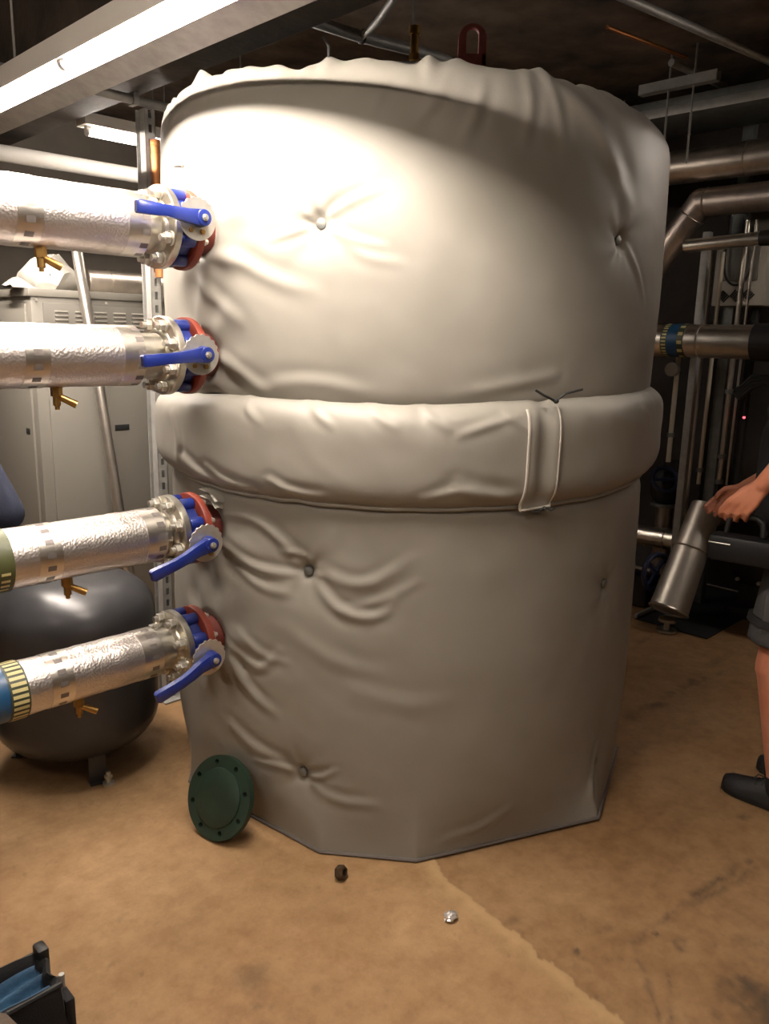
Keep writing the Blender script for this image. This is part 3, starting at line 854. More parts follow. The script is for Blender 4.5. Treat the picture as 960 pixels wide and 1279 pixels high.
# plate with real bolt holes: ring sectors around each hole
def plate(th0, th1):
    bm = bmesh.new()
    return bm
vs = []; fs = []
K = 12
for face, dd in ((0, .010), (1, -.010)):
    pass
pl_pts = []
def P_(x, y, d): return gc + tx * x + ty * y + nv * d
sect = 2 * pi / NB
for q in range(NB):
    a0, a1 = q * sect, (q + 1) * sect; am = (a0 + a1) / 2
    hx, hy = br * cos(am), br * sin(am)
    ri = rad_ * .70; ro = rad_
    outl = [(ro * cos(a), ro * sin(a)) for a in np.linspace(a0, a1, 9)] + [(ri * cos(a), ri * sin(a)) for a in np.linspace(a1, a0, 9)]
    m = len(outl)
    hole = []
    for (x, y) in outl:
        a = atan2(y - hy, x - hx); hole.append((hx + hr * cos(a), hy + hr * sin(a)))
    o = len(vs)
    for d in (.010, -.010):
        vs += [P_(x, y, d) for x, y in outl] + [P_(x, y, d) for x, y in hole]
    for k in range(m):
        k2 = (k + 1) % m
        fs += [(o + k, o + k2, o + m + k2, o + m + k), (o + 2 * m + k2, o + 2 * m + k, o + 3 * m + k, o + 3 * m + k2), (o + m + k, o + m + k2, o + 3 * m + k2, o + 3 * m + k)]
    for k in range(8): fs.append((o + k, o + 2 * m + k, o + 2 * m + k + 1, o + k + 1))
g.add(vs, fs)
link('flange_rim', g, M['green'], t)
g = G(); g.lathe([(0, -.010), (rad_ * .705, -.010), (rad_ * .705, .010), (rad_ * .70, .0145), (rad_ * .68, .016), (rad_ * .3, .0175), (0, .018)], gc, nv, 64)
link('raised_face', g, M['green'], t)

# ------------------------------------------------------------------ little things on the floor
c = xy(-.103, 2.052, 0)
g = G(); R_ = Matrix.Rotation(radians(70), 3, 'X') @ Matrix.Rotation(radians(20), 3, 'Y')
g.lathe([(.011, -.013), (.017, -.013), (.021, -.010), (.021, .010), (.017, .013), (.011, .013), (.011, -.013)], (c[0], c[1], .021), R_ @ Vector((0, 0, 1)), 6)
link('hex_nut', g, M['rust_nut'], label='dull brown metal nut lying on the floor before the tank', cat='nut', smooth=20)
c = xy(.204, 1.895, 0)
g = G(); g.ball((0, 0, 0), .021, (1, .8, .55), 16, 10)
g.v = [(c[0] + p[0] * random.uniform(.72, 1.2), c[1] + p[1] * random.uniform(.72, 1.2), max(.0, .0105 + p[2] * random.uniform(.7, 1.15))) for p in g.v]
link('foil_scrap', g, M['foil_scrap'], label='crumpled scrap of pale silver foil on the floor', cat='scrap', smooth=5)
c = xy(.695, 1.80, 0)

# ------------------------------------------------------------------ tool bag at the lower left
BU0, BU1, BV0, BV1, BH = .02, .520, 1.405, 1.515, .265
t = thing('tool_bag', ((BU0 + BU1) / 2, (BV0 + BV1) / 2, 0), 'open black fabric tool bag with blue lining on the floor', 'bag')
def rect(u0, u1, v0, v1, z, n=10, wob=0):
    p = []
    for a, b in (((u0, v0), (u1, v0)), ((u1, v0), (u1, v1)), ((u1, v1), (u0, v1)), ((u0, v1), (u0, v0))):
        for k in range(n):
            f = k / n; p.append((a[0] + (b[0] - a[0]) * f, a[1] + (b[1] - a[1]) * f, z))
    return p
rows = []
for zz, ex in ((.0, 0), (.05, .006), (.12, .010), (.20, .006), (.25, .002), (BH, 0), (BH + .004, -.006), (BH - .01, -.014), (.20, -.012), (.10, -.006), (.02, -.004)):
    p = rect(BU0 - ex, BU1 + ex, BV0 - ex, BV1 + ex, zz)
    q = []
    for k, a in enumerate(p):
        w_ = .006 * sin(k * 1.3 + zz * 20)
        far = (a[1] - BV0) / (BV1 - BV0)
        q.append((a[0] + w_, a[1] + w_ * .6, a[2] + (.012 * far if zz > .19 else 0) + .004 * sin(k * .9) * (zz > .2)))
    rows.append(q)
g = G(); g.grid(np.array(rows), closed_u=True)
m0 = len(g.v); g.add(rows[0], [tuple(range(len(rows[0])))])
link('bag_shell', g, M['black_cloth'], t, smooth=50)
g = G(); g.tube(rect(BU0, BU1, BV0, BV1, BH + .006, 10)[20:31], .006, 6); link('rim_binding', g, M['black'], t)
g = G(); g.tube(rect(BU0, BU1, BV0, BV1, BH + .002, 10)[0:11], .005, 6); link('rim_binding', g, M['black'], t)
P = np.array([[(BU0 + .012 + .475 * f, BV0 + .012 + (BV1 - BV0 - .026) * h, BH - .016 + .010 * sin(h * 17 + 1.5 * sin(5 * f)) + .006 * sin(11 * f + 4 * h) - .03 * (h < .02)) for h in np.linspace(0, 1, 26)] for f in np.linspace(0, 1, 30)])
P2 = P.copy(); P2[..., 2] -= .006
g = G(); g.grid(P); g.grid(P2)
link('blue_lining', g, M['blue_cloth'], t, label='blue lining folded inside the opening', smooth=60)
g = G(); g.box((BU1 - .012, BV1 - .03, BH - .03), (BU1 + .012, BV1 + .006, BH + .03), .006); link('corner_post', g, M['black'], t)
g = G(); g.box((BU1 + .006, BV0 + .005, .03), (BU1 + .03, BV1 - .04, .215), .01); pk_ = link('side_pocket', g, M['black_cloth'], t)
g = G(); g.cyl((BU1 + .02, BV0 + .05, .205), (BU1 + .02, BV0 + .05, .245), .006, n=10); link('tool_tip', g, M['galv'], t, label='pale tool tip in the side pocket')
g = G(); g.box((.10, BV0 - .030, .03), (.42, BV0 - .004, .18), .012); link('front_pocket', g, M['black_cloth'], t)
P = np.zeros((22, 26, 3))
for a in range(22):
    for b in range(26):
        f, h = b / 25, a / 21
        uu = .12 + .37 * f
        zt = .318 - .062 * max(0, (uu - .395) / .032) if uu < .427 else .256 - .78 * (uu - .427)
        z = max(zt, .03) * (1 - h) + .004 * h
        P[a, b] = (uu + .004 * sin(h * 9), 1.356 + .010 * sin(f * 19 + h * 2) - .02 * h, z)
P2 = P.copy(); P2[..., 1] -= .004
g = G(); g.grid(P); g.grid(P2)
link('grey_cloth', g, M['grey_cloth'], label='pale grey cloth hanging against the near side of the tool bag', cat='cloth', smooth=60)

# ------------------------------------------------------------------ tall cabinet
CU0, CU1, CV0, CV1, CH = 1.44, 2.75, 3.65, 4.55, 1.715
t = thing('boiler_cabinet', ((CU0 + CU1) / 2, (CV0 + CV1) / 2, 0), 'tall beige metal cabinet with louvres behind the foil pipes', 'cabinet')
g = G(); g.box((CU0, CV0, .06), (CU1, CV1, CH), .006); link('cabinet_body', g, M['cabinet'], t)
g = G(); g.box((CU0 + .03, CV0 + .03, 0), (CU1 - .03, CV1 - .03, .06)); link('plinth', g, M['hole'], t)
g = G(); g.box((CU0 + .05, CV0 - .006, 1.47), (CU1 - .02, CV0 + .002, CH - .055), .003); lp = link('louvre_panel', g, M['cabinet_dark'], t)
lo0 = None
for cidx in range(10):
    for r_ in range(8):
        u = CU0 + .10 + cidx * .092; z = CH - .092 - r_ * .0185
        if lo0 is None:
            g = G(); P = np.array([[(u + .062 * f, CV0 - .006 - .007 * sin(pi * b) , z + .012 * (b - .5)) for f in (0, .06, .94, 1)] for b in np.linspace(0, 1, 6)])
            P[:, [0, 3], 1] = CV0 - .006
            g.grid(P); lo0 = link('louvre', g, M['cabinet'], lp); lz = (u, z)
        else:
            c = lo0.copy(); COL.objects.link(c); c.parent = lp; c.location = (u - lz[0], 0, z - lz[1])
g = G(); g.box((CU0 + .05, CV0 - .010, .10), (1.97, CV0 + .002, 1.455), .003); dr = link('door_panel', g, M['cabinet'], t)
g = G(); g.box((1.795, CV0 - .0125, 1.075), (1.868, CV0 - .009, 1.103), .001); link('recessed_handle', g, M['hole'], dr)
g = G(); g.box((1.98, CV0 - .010, .10), (CU1 - .02, CV0 + .002, 1.455), .003); link('door_panel', g, M['cabinet'], t)
g = G(); g.box((CU0 - .010, CV0 + .05, .10), (CU0 + .002, CV1 - .04, CH - .06), .003); sp = link('side_panel', g, M['cabinet'], t)
g = G(); g.box((CU0 - .0125, CV0 + .085, 1.075), (CU0 - .009, CV0 + .125, 1.10), .001); link('recessed_handle', g, M['hole'], sp)
g = G(); g.box((CU0 - .012, CV0 - .012, CH - .03), (CU1 + .012, CV1 + .012, CH + .004), .004); link('top_cover', g, M['cabinet'], t)
for u in (CU0 + .02, 1.78, 2.02):
    g = G(); g.cyl((u, CV0 - .012, CH - .045), (u, CV0 - .016, CH - .045), .006, n=10); link('screw', g, M['zinc'], t)
# things on the cabinet
g = G()
nb_ = 24
for a in range(1):
    prw = [(0, 0), (.10, .0), (.125, .03), (.12, .08), (.085, .135), (.04, .16), (.0, .165)]
    g.lathe(prw, (1.60, 3.84, CH + .004), (0, 0, 1), 22)
g.v = [(p[0] + .02 * sin(p[2] * 40 + p[1] * 30), p[1] + .015 * sin(p[0] * 50), p[2] if p[2] < CH + .006 else p[2] + .012 * sin(p[0] * 60) * cos(p[1] * 45)) for p in g.v]
wb = link('plastic_bag', g, M['white_bag'], label='crumpled white plastic bag lying on the cabinet top', cat='bag', smooth=50)
g = G(); g.tube([(1.565, 3.733, CH + .075), (1.575, 3.730, CH + .06), (1.565, 3.731, CH + .045)], .003, 6); link('printed_mark', g, M['mark'], wb)
g = G()
P = np.array([[(1.36 + .16 * f, 3.68 + .16 * h, CH + .006 + .05 * max(0, sin(pi * f) * sin(pi * h)) * (.6 + .4 * sin(9 * f + 5 * h))) for f in np.linspace(.25, 1, 14)] for h in np.linspace(0, 1, 14)])
P[..., 0] -= .0
P2 = P.copy(); P2[..., 2] = CH + .0045
g.grid(P - np.array([.02, 0, 0])); g.grid(P2 - np.array([.02, 0, 0]))
link('grey_rag', g, M['rag'], label='dark grey rag lying at the corner of the cabinet top', cat='rag')
g = G(); g.cyl((1.83, 3.95, CH + .065), (2.6, 3.95, CH + .065), .06, n=28, bev=.004)
lf = link('loose_duct', g, M['clad'], label='short silver clad duct lying on the cabinet top', cat='duct', smooth=50)
g = G(); g.ring((1.95, 3.95, CH + .065), (1, 0, 0), .061, .004); link('duct_bead', g, M['clad'], lf)

# ------------------------------------------------------------------ pole, strut, copper stub
t = thing('steel_pole', (1.76, 3.3, 0), 'round bright steel pole leaning on the cabinet front', 'pole')
g = G(); g.cyl((1.742, 3.36, .004), (1.632, 3.605, 1.965), .024, n=24, bev=.002); link('tube', g, M['pole'], t)
g = G(); g.cyl((1.742, 3.36, .0), (1.7414, 3.3612, .02), .028, n=24); link('end_cap', g, M['black'], t)
t = thing('slotted_strut', (1.63, 2.91, 0), 'upright slotted steel channel just left of the tank', 'strut')
def slotted(g, u0, u1, v, z0, z1, pitch=.05, sl=.028, sw=.014, th=.003, depth=.04):
    uc = (u0 + u1) / 2
    zz = z0
    while zz < z1 - .001:
        ze = min(zz + pitch, z1)
        a, b = zz + (pitch - sl) / 2, zz + (pitch + sl) / 2
        g.box((u0, v, zz), (uc - sw / 2, v + th, ze)); g.box((uc + sw / 2, v, zz), (u1, v + th, ze))
        g.box((uc - sw / 2, v, zz), (uc + sw / 2, v + th, min(a, ze)))
        if ze > b: g.box((uc - sw / 2, v, b), (uc + sw / 2, v + th, ze))
        zz += pitch
    g.box((u0, v, z0), (u0 + th, v + depth, z1)); g.box((u1 - th, v, z0), (u1, v + depth, z1))
g = G(); slotted(g, 1.608, 1.650, 2.905, .008, 2.35)
g.box((1.600, 2.956, .008), (1.66, 2.959, 2.35))
link('channel', g, M['galv'], t, smooth=10)
g = G(); g.box((1.652, 2.935, .012), (1.668, 2.955, 2.35)); link('shaded_side_strip', g, M['hole'], t)  # near-black strip added as the unlit right side of the channel
g = G(); g.box((1.575, 2.86, 0), (1.685, 2.98, .008), .002); fp = link('foot_plate', g, M['galv'], t)
g = G(); g.cyl((1.67, 2.875, .008), (1.67, 2.875, .03), .008, n=6); link('anchor_bolt', g, M['zinc'], fp)
t = thing('copper_stub', (1.632, 2.875, 1.75), 'orange brown copper pipe end standing beside the slotted channel', 'pipe')
g = G(); g.cyl((1.632, 2.875, 1.75), (1.632, 2.875, 2.225), .019, n=20); link('tube', g, M['copper'], t)
g = G(); g.cyl((1.632, 2.875, 2.215), (1.632, 2.875, 2.24), .021, n=20, bev=.005); link('cap', g, M['copper'], t)
g = G(); g.ring((1.632, 2.875, 1.95), (0, 0, 1), .021, .003); link('clip', g, M['galv'], t)

# ------------------------------------------------------------------ lamps
def luminaire(name, a, b, label, tubem, hw=.045, hw0=None, zb=.024, tr=.014, group=None, hang=True):
    """batten between two points (u, v, z of the tube)"""
    a = Vector(a); b = Vector(b); d = (b - a).normalized(); s = Vector((-d.y, d.x, 0))
    t = thing(name, (a + b) / 2, label, 'light', group)
    g = G()
    def obox(o, w0, w1, z0, z1, ext=0):
        p = [a - d * ext + s * w + Vector((0, 0, z)) for w, z in ((w0, z0), (w1, z0), (w1, z1), (w0, z1))]
        g.poly(p, (b - a) + d * 2 * ext)
    obox(0, -hw, hw if hw0 is None else hw0, zb, .07, .02)
    link('batten_housing', g, M['white'], t)
    n = 2
    L = (b - a).length; k = max(1, round(L / 1.5))
    for i in range(k):
        p = a + d * (L * i / k + .012); q = a + d * (L * (i + 1) / k - .012)
        g = G(); g.cyl(p, q, tr, n=16); link('tube', g, tubem, t)
        for e, f in ((p, -1), (q, 1)):
            g = G(); g.cyl(e, e + d * f * .010, .016, n=14); g.box(tuple(e + Vector((-.012, -.012, 0))), tuple(e + Vector((.012, .012, .03)))); link('lamp_holder', g, M['white'], t)
    if hang:
        for f in (.25, .62):
            p = a + (b - a) * f
            g = G(); g.cyl(p + Vector((0, 0, .075)), (p.x, p.y, ZC - .03), .004, n=8); link('hanger_rod', g, M['galv'], t)
    return t
TU, TZ = 1.064, 2.262
tl = luminaire('strip_light', (TU, .95, TZ), (TU, 3.75, TZ), 'bright strip light crossing the upper left, beside the tank', M['tube'], hw=.034, hw0=.020, zb=.009, tr=.006)
g = G(); g.poly([(1.100, .9, 2.240), (1.100, .9, 2.2563), (1.172, .9, 2.240), (1.172, .9, 2.216)], (0, 3.4, 0)); link('side_wing', g, M['galv'], tl, label='grey steel wing along the far side')
g = G(); g.box((1.100, .9, 2.2602), (1.172, 4.3, 2.292), .001); link('side_channel', g, M['galv'], tl, label='grey steel channel above the wing')
for v in (1.0, 2.36, 3.9):
    g = G(); g.poly([(1.15, v, 2.23), (1.15, v, 2.262), (1.160, v, 2.262), (1.160, v, 2.23)], (0, .012, 0)); link('wing_bracket', g, M['galv'], tl)
luminaire('background_light', (1.66, 3.50, 2.365), (2.94, 3.50, 2.365), 'strip light glowing over the cabinet beyond the dark beam', M['tube_back'])
luminaire('rear_light', (-.75, .10, 2.62), (-.75, 1.75, 2.62), 'strip light behind the photographer on the left', M['tube_rear'])
luminaire('rear_light', (1.05, -1.3, 2.62), (1.05, -.5, 2.62), 'strip light behind the photographer on the right', M['tube_rear'])
luminaire('side_light', (3.92, -.25, 2.50), (3.92, 1.05, 2.50), 'strip light over the pipework on the right', M['tube_side'])

# ------------------------------------------------------------------ overhead runs
g = G(); g.cyl((.95, 3.95, 2.312), (2.7, 3.95, 2.312), .036, n=24); 
t = thing('white_pipe', (1.8, 3.95, 2.27), 'white pipe under the background strip light', 'pipe'); link('tube', g, M['white'], t)
for u in (1.25, 2.3):
    g = G(); g.ring((u, 3.95, 2.312), (1, 0, 0), .037, .004); g.cyl((u, 3.95, 2.348), (u, 3.95, ZC - .03 if not 1.28 < u < 1.62 else 2.41), .004, n=8); link('hanger', g, M['galv'], t)
g = G(); g.cyl((.9, 4.05, 2.14), (2.7, 4.05, 2.14), .042, n=24)
link('grey_pipe', g, M['galv'], label='thin grey pipe beneath the white pipe', cat='pipe')
g = G(); g.cyl((1.05, 2.93, 2.376), (2.0, 2.93, 2.376), .017, n=14)
t = thing('grey_conduit', (1.6, 2.93, 2.36), 'grey conduit fixed under the dark beam near the tank', 'conduit'); link('tube', g, M['galv'], t)
for u in (1.33, 1.58):
    g = G(); g.box((u - .01, 2.905, 2.356), (u + .01, 2.955, 2.40), .002); link('saddle', g, M['galv'], t)
def stick(name, p, q, r, m, label, cat, n=12):
    g = G(); g.cyl(p, q, r, n=n); return link(name, g, m, label=label, cat=cat)
# white cable run with branch
CABLES = {'a': [(1.564, 2.537, 2.65), (1.827, 2.483, 2.65), (2.269, 2.447, 2.65), (2.496, 2.398, 2.65), (2.687, 2.377, 2.65)], 'b': [(2.269, 2.447, 2.65), (2.207, 2.304, 2.65), (2.105, 2.122, 2.65), (2.021, 1.986, 2.65)]}
t = thing('cable_run', CABLES['a'][0], 'grey cable bundle with black ties under the ceiling above the tank', 'cable')
g = G(); g.tube(CABLES['a'], .022, 10); link('cable_bundle', g, M['galv'], t, smooth=60)
g = G(); g.tube(CABLES['b'], .013, 8); link('branch_cable', g, M['galv'], t, smooth=60)
for p, d in ((CABLES['a'][1], (1, 0, 0)), (CABLES['a'][2], (1, 0, 0))):
    g = G(); g.ring(p, d, .023, .004, 16, 6); link('cable_tie', g, M['cord'], t)
for p in (CABLES['a'][1], CABLES['a'][3]):
    g = G(); g.cyl((p[0], p[1], p[2] + .02), (p[0], p[1], ZC - .02), .004, n=8); link('hanger_rod', g, M['galv'], t)

# ------------------------------------------------------------------ pipework on the right
def clad_pipe(name, pts, r, m, label, group=None, joints=()):
    a = np.array(pts)
    t = thing(name, (float(a[:, 0].mean()), float(a[:, 1].mean()), float(a[:, 2].min()) - r), label, 'pipe', group)
    for p, q in zip(pts, pts[1:]):
        g = G(); g.cyl(p, q, r, n=36); link('cladding', g, m, t)
    for p in pts[1:-1]:
        g = G(); g.ball(p, r * 1.01, n=32, m=20); link('elbow', g, m, t)
    for p, d in joints:
        g = G(); g.ring(p, d, r, .0045, 36, 6); link('joint_bead', g, m, t)
    return t
t = clad_pipe('clad_pipe', [(4.30, 3.6, 2.458), (4.30, -2.58, 2.458)], .083, M['clad'], 'upper large silver clad pipe near the ceiling right of the tank', 'clad pipes high on the right', [((4.30, 1.78, 2.458), (0, 1, 0))])
for v in (1.2, 2.5):
    g = G(); g.cyl((4.30, v, 2.54), (4.30, v, ZC - .03), .006, n=8); link('hanger_rod', g, M['galv'], t)
el = (4.32, 2.015, 2.272)
clad_pipe('clad_pipe', [(4.32, -2.58, 2.262), el, (4.32, 2.45, 1.676), (4.32, 2.45, .002)], .072, M['clad_dull'], 'silver clad pipe below it with a mitred bend sloping down behind the tank', 'clad pipes high on the right', [((4.32, 1.98, 2.270), (0, 1, 0)), ((4.32, 2.06, 2.21), (0, .6, -.8))])
clad_pipe('clad_pipe', [(4.18, 2.01, 2.040), (4.18, 1.62, 2.056)], .033, M['foil_smooth'], 'thin bright silver pipe end above the grey control panel', None)
g = G(); g.cyl((4.18, 1.63, 2.0555), (4.18, -2.58, 2.07), .037, n=20); link('black_sleeve_end', g, M['black'], label='black foam sleeve on the end of the thin silver pipe', cat='sleeve')
t = clad_pipe('banded_pipe', [(4.15, 2.60, 1.560), (4.15, 1.585, 1.560)], .084, M['foil_smooth'], 'silver pipe with a blue and yellow marked band leaving the tank rear', None, [((4.15, 1.855, 1.56), (0, 1, 0))])
g = G(); g.cyl((4.15, 2.010, 1.56), (4.15, 1.958, 1.56), .0865, n=40); link('identity_band', g, M['band_blue'], t, label='dark blue band')
for v0, v1, nm in ((2.045, 2.010, 0), (1.958, 1.922, 1)):
    g = G(); g.cyl((4.15, v0, 1.56), (4.15, v1, 1.56), .0862, n=40); sb = link('striped_band', g, M['darkgreen'], t)
    for q in range(30 if nm == 0 else 12):
        nn_ = 30 if nm == 0 else 12
        a = q * 2 * pi / nn_; aa = np.linspace(a, a + (.10 if nm == 0 else .2), 3)
        P = np.stack([np.stack([4.15 + .0872 * np.cos(aa), 0 * aa + vv, 1.56 + .0872 * np.sin(aa)], -1) for vv in (v0 - .006, v1 + .004)], 0)
        g = G(); g.grid(P); link('band_bar', g, M['yellow'], sb)
g = G(); g.cyl((4.15, 1.585, 1.560), (4.15, -2.58, 1.560), .092, n=36); link('black_insulation', g, M['black'], t, label='black foam insulation on the right end')
# uprights in front of the right wall
def upright(name, u, v, z0, z1, r, m, label, cat='pipe', clamps=(), square=False, group='uprights before the right wall'):
    t = thing(name, (u, v, z0), label, cat, group)
    g = G()
    if square:
        g.box((u - r, v - r, z0), (u + r, v + r, z1), .003)
        link('channel', g, m, t)
    else:
        g.cyl((u, v, z0), (u, v, z1), r, n=16); link('tube', g, m, t)
    for z in clamps:
        g = G(); g.cyl((u, v, z - .012), (u, v, z + .012), r + .008, n=16); link('clamp', g, M['galv_dark'], t)
    return t
upright('strut_post', 4.31, 1.955, 0, 2.12, .020, M['galv'], 'square galvanised post nearest the tank on the right', 'post', square=True)
upright('thin_pipe', 4.36, 1.885, .78, 2.02, .011, M['cream'], 'thin cream pipe just right of the square galvanised post', clamps=(.86,))
upright('strut_post', 4.675, 1.945, .0045, ZC - .03, .030, M['galv_dark'], 'wide dull grey post behind the thin cream pipe', 'post', square=True)
upright('thin_pipe', 4.36, 1.772, .80, 2.17, .014, M['pole'], 'bright steel pipe with a clamp and black tie, left of the thinnest one', clamps=(1.30, .95, .81))
upright('thin_pipe', 4.36, 1.730, .80, 2.17, .007, M['pole'], 'thinnest bright steel pipe farthest right of the uprights')
upright('thin_pipe', 4.50, 2.14, .86, 1.62, .014, M['cream'], 'pale pipe with a round gauge under the banded pipe', clamps=(1.02,))
upright('foam_pipe', 4.92, 2.085, 0, 2.6, .028, M['black'], 'black foam covered upright behind the square galvanised post', 'pipe')
upright('foam_pipe', 4.60, 1.775, .662, 1.745, .024, M['black'], 'black foam covered upright below the grey control box', 'pipe')
upright('thin_pipe', 4.80, 1.60, .432, 2.3, .020, M['cream'], 'cream pipe close to the wall at the right edge', clamps=(1.5, .9))
upright('thin_pipe', 4.55, 2.03, 0, 2.1, .013, M['pole'], 'dull steel pipe in shade between pale gauge pipe and square post')
g = G(); g.cyl((4.46, 2.14, 1.40), (4.42, 2.14, 1.40), .040, n=24, bev=.004)
t = thing('pressure_gauge', (4.46, 2.14, 1.36), 'small round grey gauge below the banded pipe', 'gauge'); link('gauge_body', g, M['galv'], t)
g = G(); g.cyl((4.4195, 2.14, 1.40), (4.4185, 2.14, 1.40), .033, n=24); link('dial', g, M['panel'], t)
# control panel
g = G(); g.box((4.47, 1.70, 1.75), (4.62, 1.97, 2.09), .006)
t = thing('control_panel', (4.545, 1.835, 1.75), 'pale grey control box with three diamond vents and a cable loop', 'panel'); link('box', g, M['panel'], t)
g = G(); g.box((4.462, 1.735, 1.88), (4.472, 1.935, 2.07), .004); link('cover_plate', g, M['cabinet_dark'], t)
for k in range(3):
    v = 1.905 - .066 * k; z = 1.800 + .003 * k
    for s_ in range(5):
        o = (s_ - 2) * .0105
        g = G(); g.box((4.464, v - .022, z - .003), (4.4705, v + .022, z + .003))
        q = Matrix.Rotation(radians(-50), 3, 'X')
        g.v = [tuple(Vector((4.468, v, z)) + q @ (Vector(p) + Vector((0, 0, o)) - Vector((4.468, v, z)))) for p in g.v]
        link('vent_slat', g, M['hole'], t)
g = G(); g.tube([(4.44, 1.835 + .072 * cos(a), 1.97 - (.115 * sin(a) if a <= pi else 0)) for a in np.linspace(0, pi, 16)][::1] , .006, 8)
g.tube([(4.44, 1.907, 1.97), (4.44, 1.907, 2.06)], .006, 8); g.tube([(4.44, 1.763, 1.97), (4.44, 1.763, 2.06)], .006, 8)
link('cable_loop', g, M['cord'], t, smooth=60)
# shelf of small devices above the thin pipe
t = thing('switch_box', (4.82, 1.85, 2.10), 'dim grey switch box with dark window above the control box', 'panel')
g = G(); g.box((4.77, 1.66, 2.10), (4.87, 2.02, 2.27), .005); link('box', g, M['wall'], t)
g = G(); g.box((4.762, 1.70, 2.17), (4.772, 1.78, 2.20), .002); link('window', g, M['hole'], t)
for v in (1.93, 1.885):
    g = G(); g.cyl((4.75, v, 2.10), (4.75, v, 2.20), .010, n=12); link('cable_gland', g, M['white'], t)
# lower pipework
clad_pipe('clad_pipe', [(4.41, 2.37, .41), (4.41, 1.93, .425)], .060, M['foil_smooth'], 'short silver clad pipe low beside the tank, behind the handwheel', None, [((4.41, 2.06, .42), (0, 1, 0))])
# fat slanted leg, mitred at the top
t = thing('slanting_pipe', (4.10, 1.83, 0.004), 'fat slanting silver clad pipe standing on a short foot over the black tray', 'pipe')
p0 = Vector((4.05, 1.84, .12)); p1 = Vector((4.37, 1.828, .66))
dv = (p1 - p0).normalized()
g = G(); g.cyl(p0, p1, .105, .083, n=40); link('cladding', g, M['clad_bright'], t)
g = G(); g.ring(p0, dv, .105, .007, 40, 8); link('end_bead', g, M['foil_smooth'], t, label='bright rolled rim at the bottom')
g = G(); g.ring(p0 + dv * .36, dv, .0975, .004, 40, 6); link('joint_bead', g, M['clad'], t)
g = G(); g.cyl((4.05, 1.84, .005), (4.05, 1.84, .07), .016, n=12); g.cyl((4.05, 1.84, .001), (4.05, 1.84, .012), .055, n=24); g.cyl((4.05, 1.84, .06), (4.05, 1.84, .075), .05, n=24); link('foot', g, M['steel'], t)
g = G(); g.cyl((4.40, 1.81, .60), (5.09, 1.77, .60), .06, n=36); link('mitred_branch', g, M['clad_dull'], t)
# handwheel valve
t = thing('handwheel_valve', (4.22, 2.05, .12), 'gate valve with a dark blue handwheel beside the tank foot', 'valve')
hc = Vector((4.16, 1.985, .283)); hn = Vector((-.22, -.97, .05)).normalized()
g = G(); g.ring(hc, hn, .102, .015, 36, 10); hw = link('handwheel', g, M['valve_navy'], t)
e = hn.cross(Vector((0, 0, 1))).normalized(); f = hn.cross(e)
for k in range(4):
    a = pi / 4 + k * pi / 2
    g = G(); g.cyl(hc, hc + (e * cos(a) + f * sin(a)) * .10, .011, .009, n=8); link('spoke', g, M['valve_navy'], hw)
g = G(); g.cyl(hc + hn * .012, hc - hn * .03, .017, n=14); link('hub', g, M['valve_navy'], hw)
g = G(); g.cyl(hc - hn * .03, hc - hn * .20, .010, n=10); link('stem', g, M['steel'], t)
g = G(); g.cone(hc - hn * .20, hc - hn * .30, .045, .055); g.box((4.30, 2.10, 0), (4.46, 2.28, .20), .02); link('valve_body', g, M['pump'], t)
# black valve cluster behind the belt
t = thing('black_valve', (4.46, 2.16, .55), 'black lagged valve in shade behind the tank', 'valve')
g = G(); g.ball((4.58, 2.17, .70), .10, (1, 1, 1.25), 18, 12); g.cyl((4.58, 2.14, .80), (4.58, 2.14, .86), .06, n=20); link('valve_body', g, M['black'], t)
g = G(); g.ring((4.46, 2.13, .76), (-.6, -.6, .5), .075, .012, 24, 8); g.cyl((4.46, 2.13, .76), (4.55, 2.17, .70), .014, n=10); g.cyl((4.42, 2.17, .76), (4.50, 2.09, .76), .010, n=8); link('handwheel', g, M['valve_navy'], t)
g = G(); g.cyl((4.58, 2.17, .58), (4.58, 2.17, .60), .085, n=24); link('flange', g, M['galv_dark'], t)
g = G(); g.cyl((4.58, 2.17, 0), (4.58, 2.17, .62), .05, n=20); link('riser', g, M['clad_dull'], t)
# pump
t = thing('pump', (4.72, 1.62, 0), 'dark round pump casing with bolts behind the fat slanting pipe', 'pump')
g = G(); g.lathe([(0, 0), (.10, 0), (.135, .02), (.14, .08), (.12, .12), (.06, .14), (0, .14)], (4.55, 1.62, .34), (1, 0, 0), 32); pc = link('casing', g, M['pump'], t)
g = G(); g.cyl((4.69, 1.62, .34), (4.95, 1.62, .34), .09, n=24, bev=.01); link('motor', g, M['black'], t)
for k in range(6):
    a = k * pi / 3
    g = G(); g.cyl((4.565, 1.62 + .118 * cos(a), .34 + .118 * sin(a)), (4.535, 1.62 + .118 * cos(a), .34 + .118 * sin(a)), .011, n=6); link('bolt', g, M['zinc'], pc)
g = G(); g.box((4.56, 1.50, .005), (4.92, 1.74, .06), .008); g.box((4.60, 1.55, .06), (4.68, 1.69, .22), .01); link('base', g, M['pump'], t)
# black pit tray
t = thing('drip_tray', (4.5, 1.85, 0), 'black tray on the floor under the fat slanting pipe', 'tray')
g = G(); g.box((4.10, 1.635, .0), (5.05, 2.055, .004), .001); link('base', g, M['hole'], t)
g = G(); g.box((4.10, 2.045, .004), (4.9, 2.060, .03), .002); link('edge_strip', g, M['galv'], t)
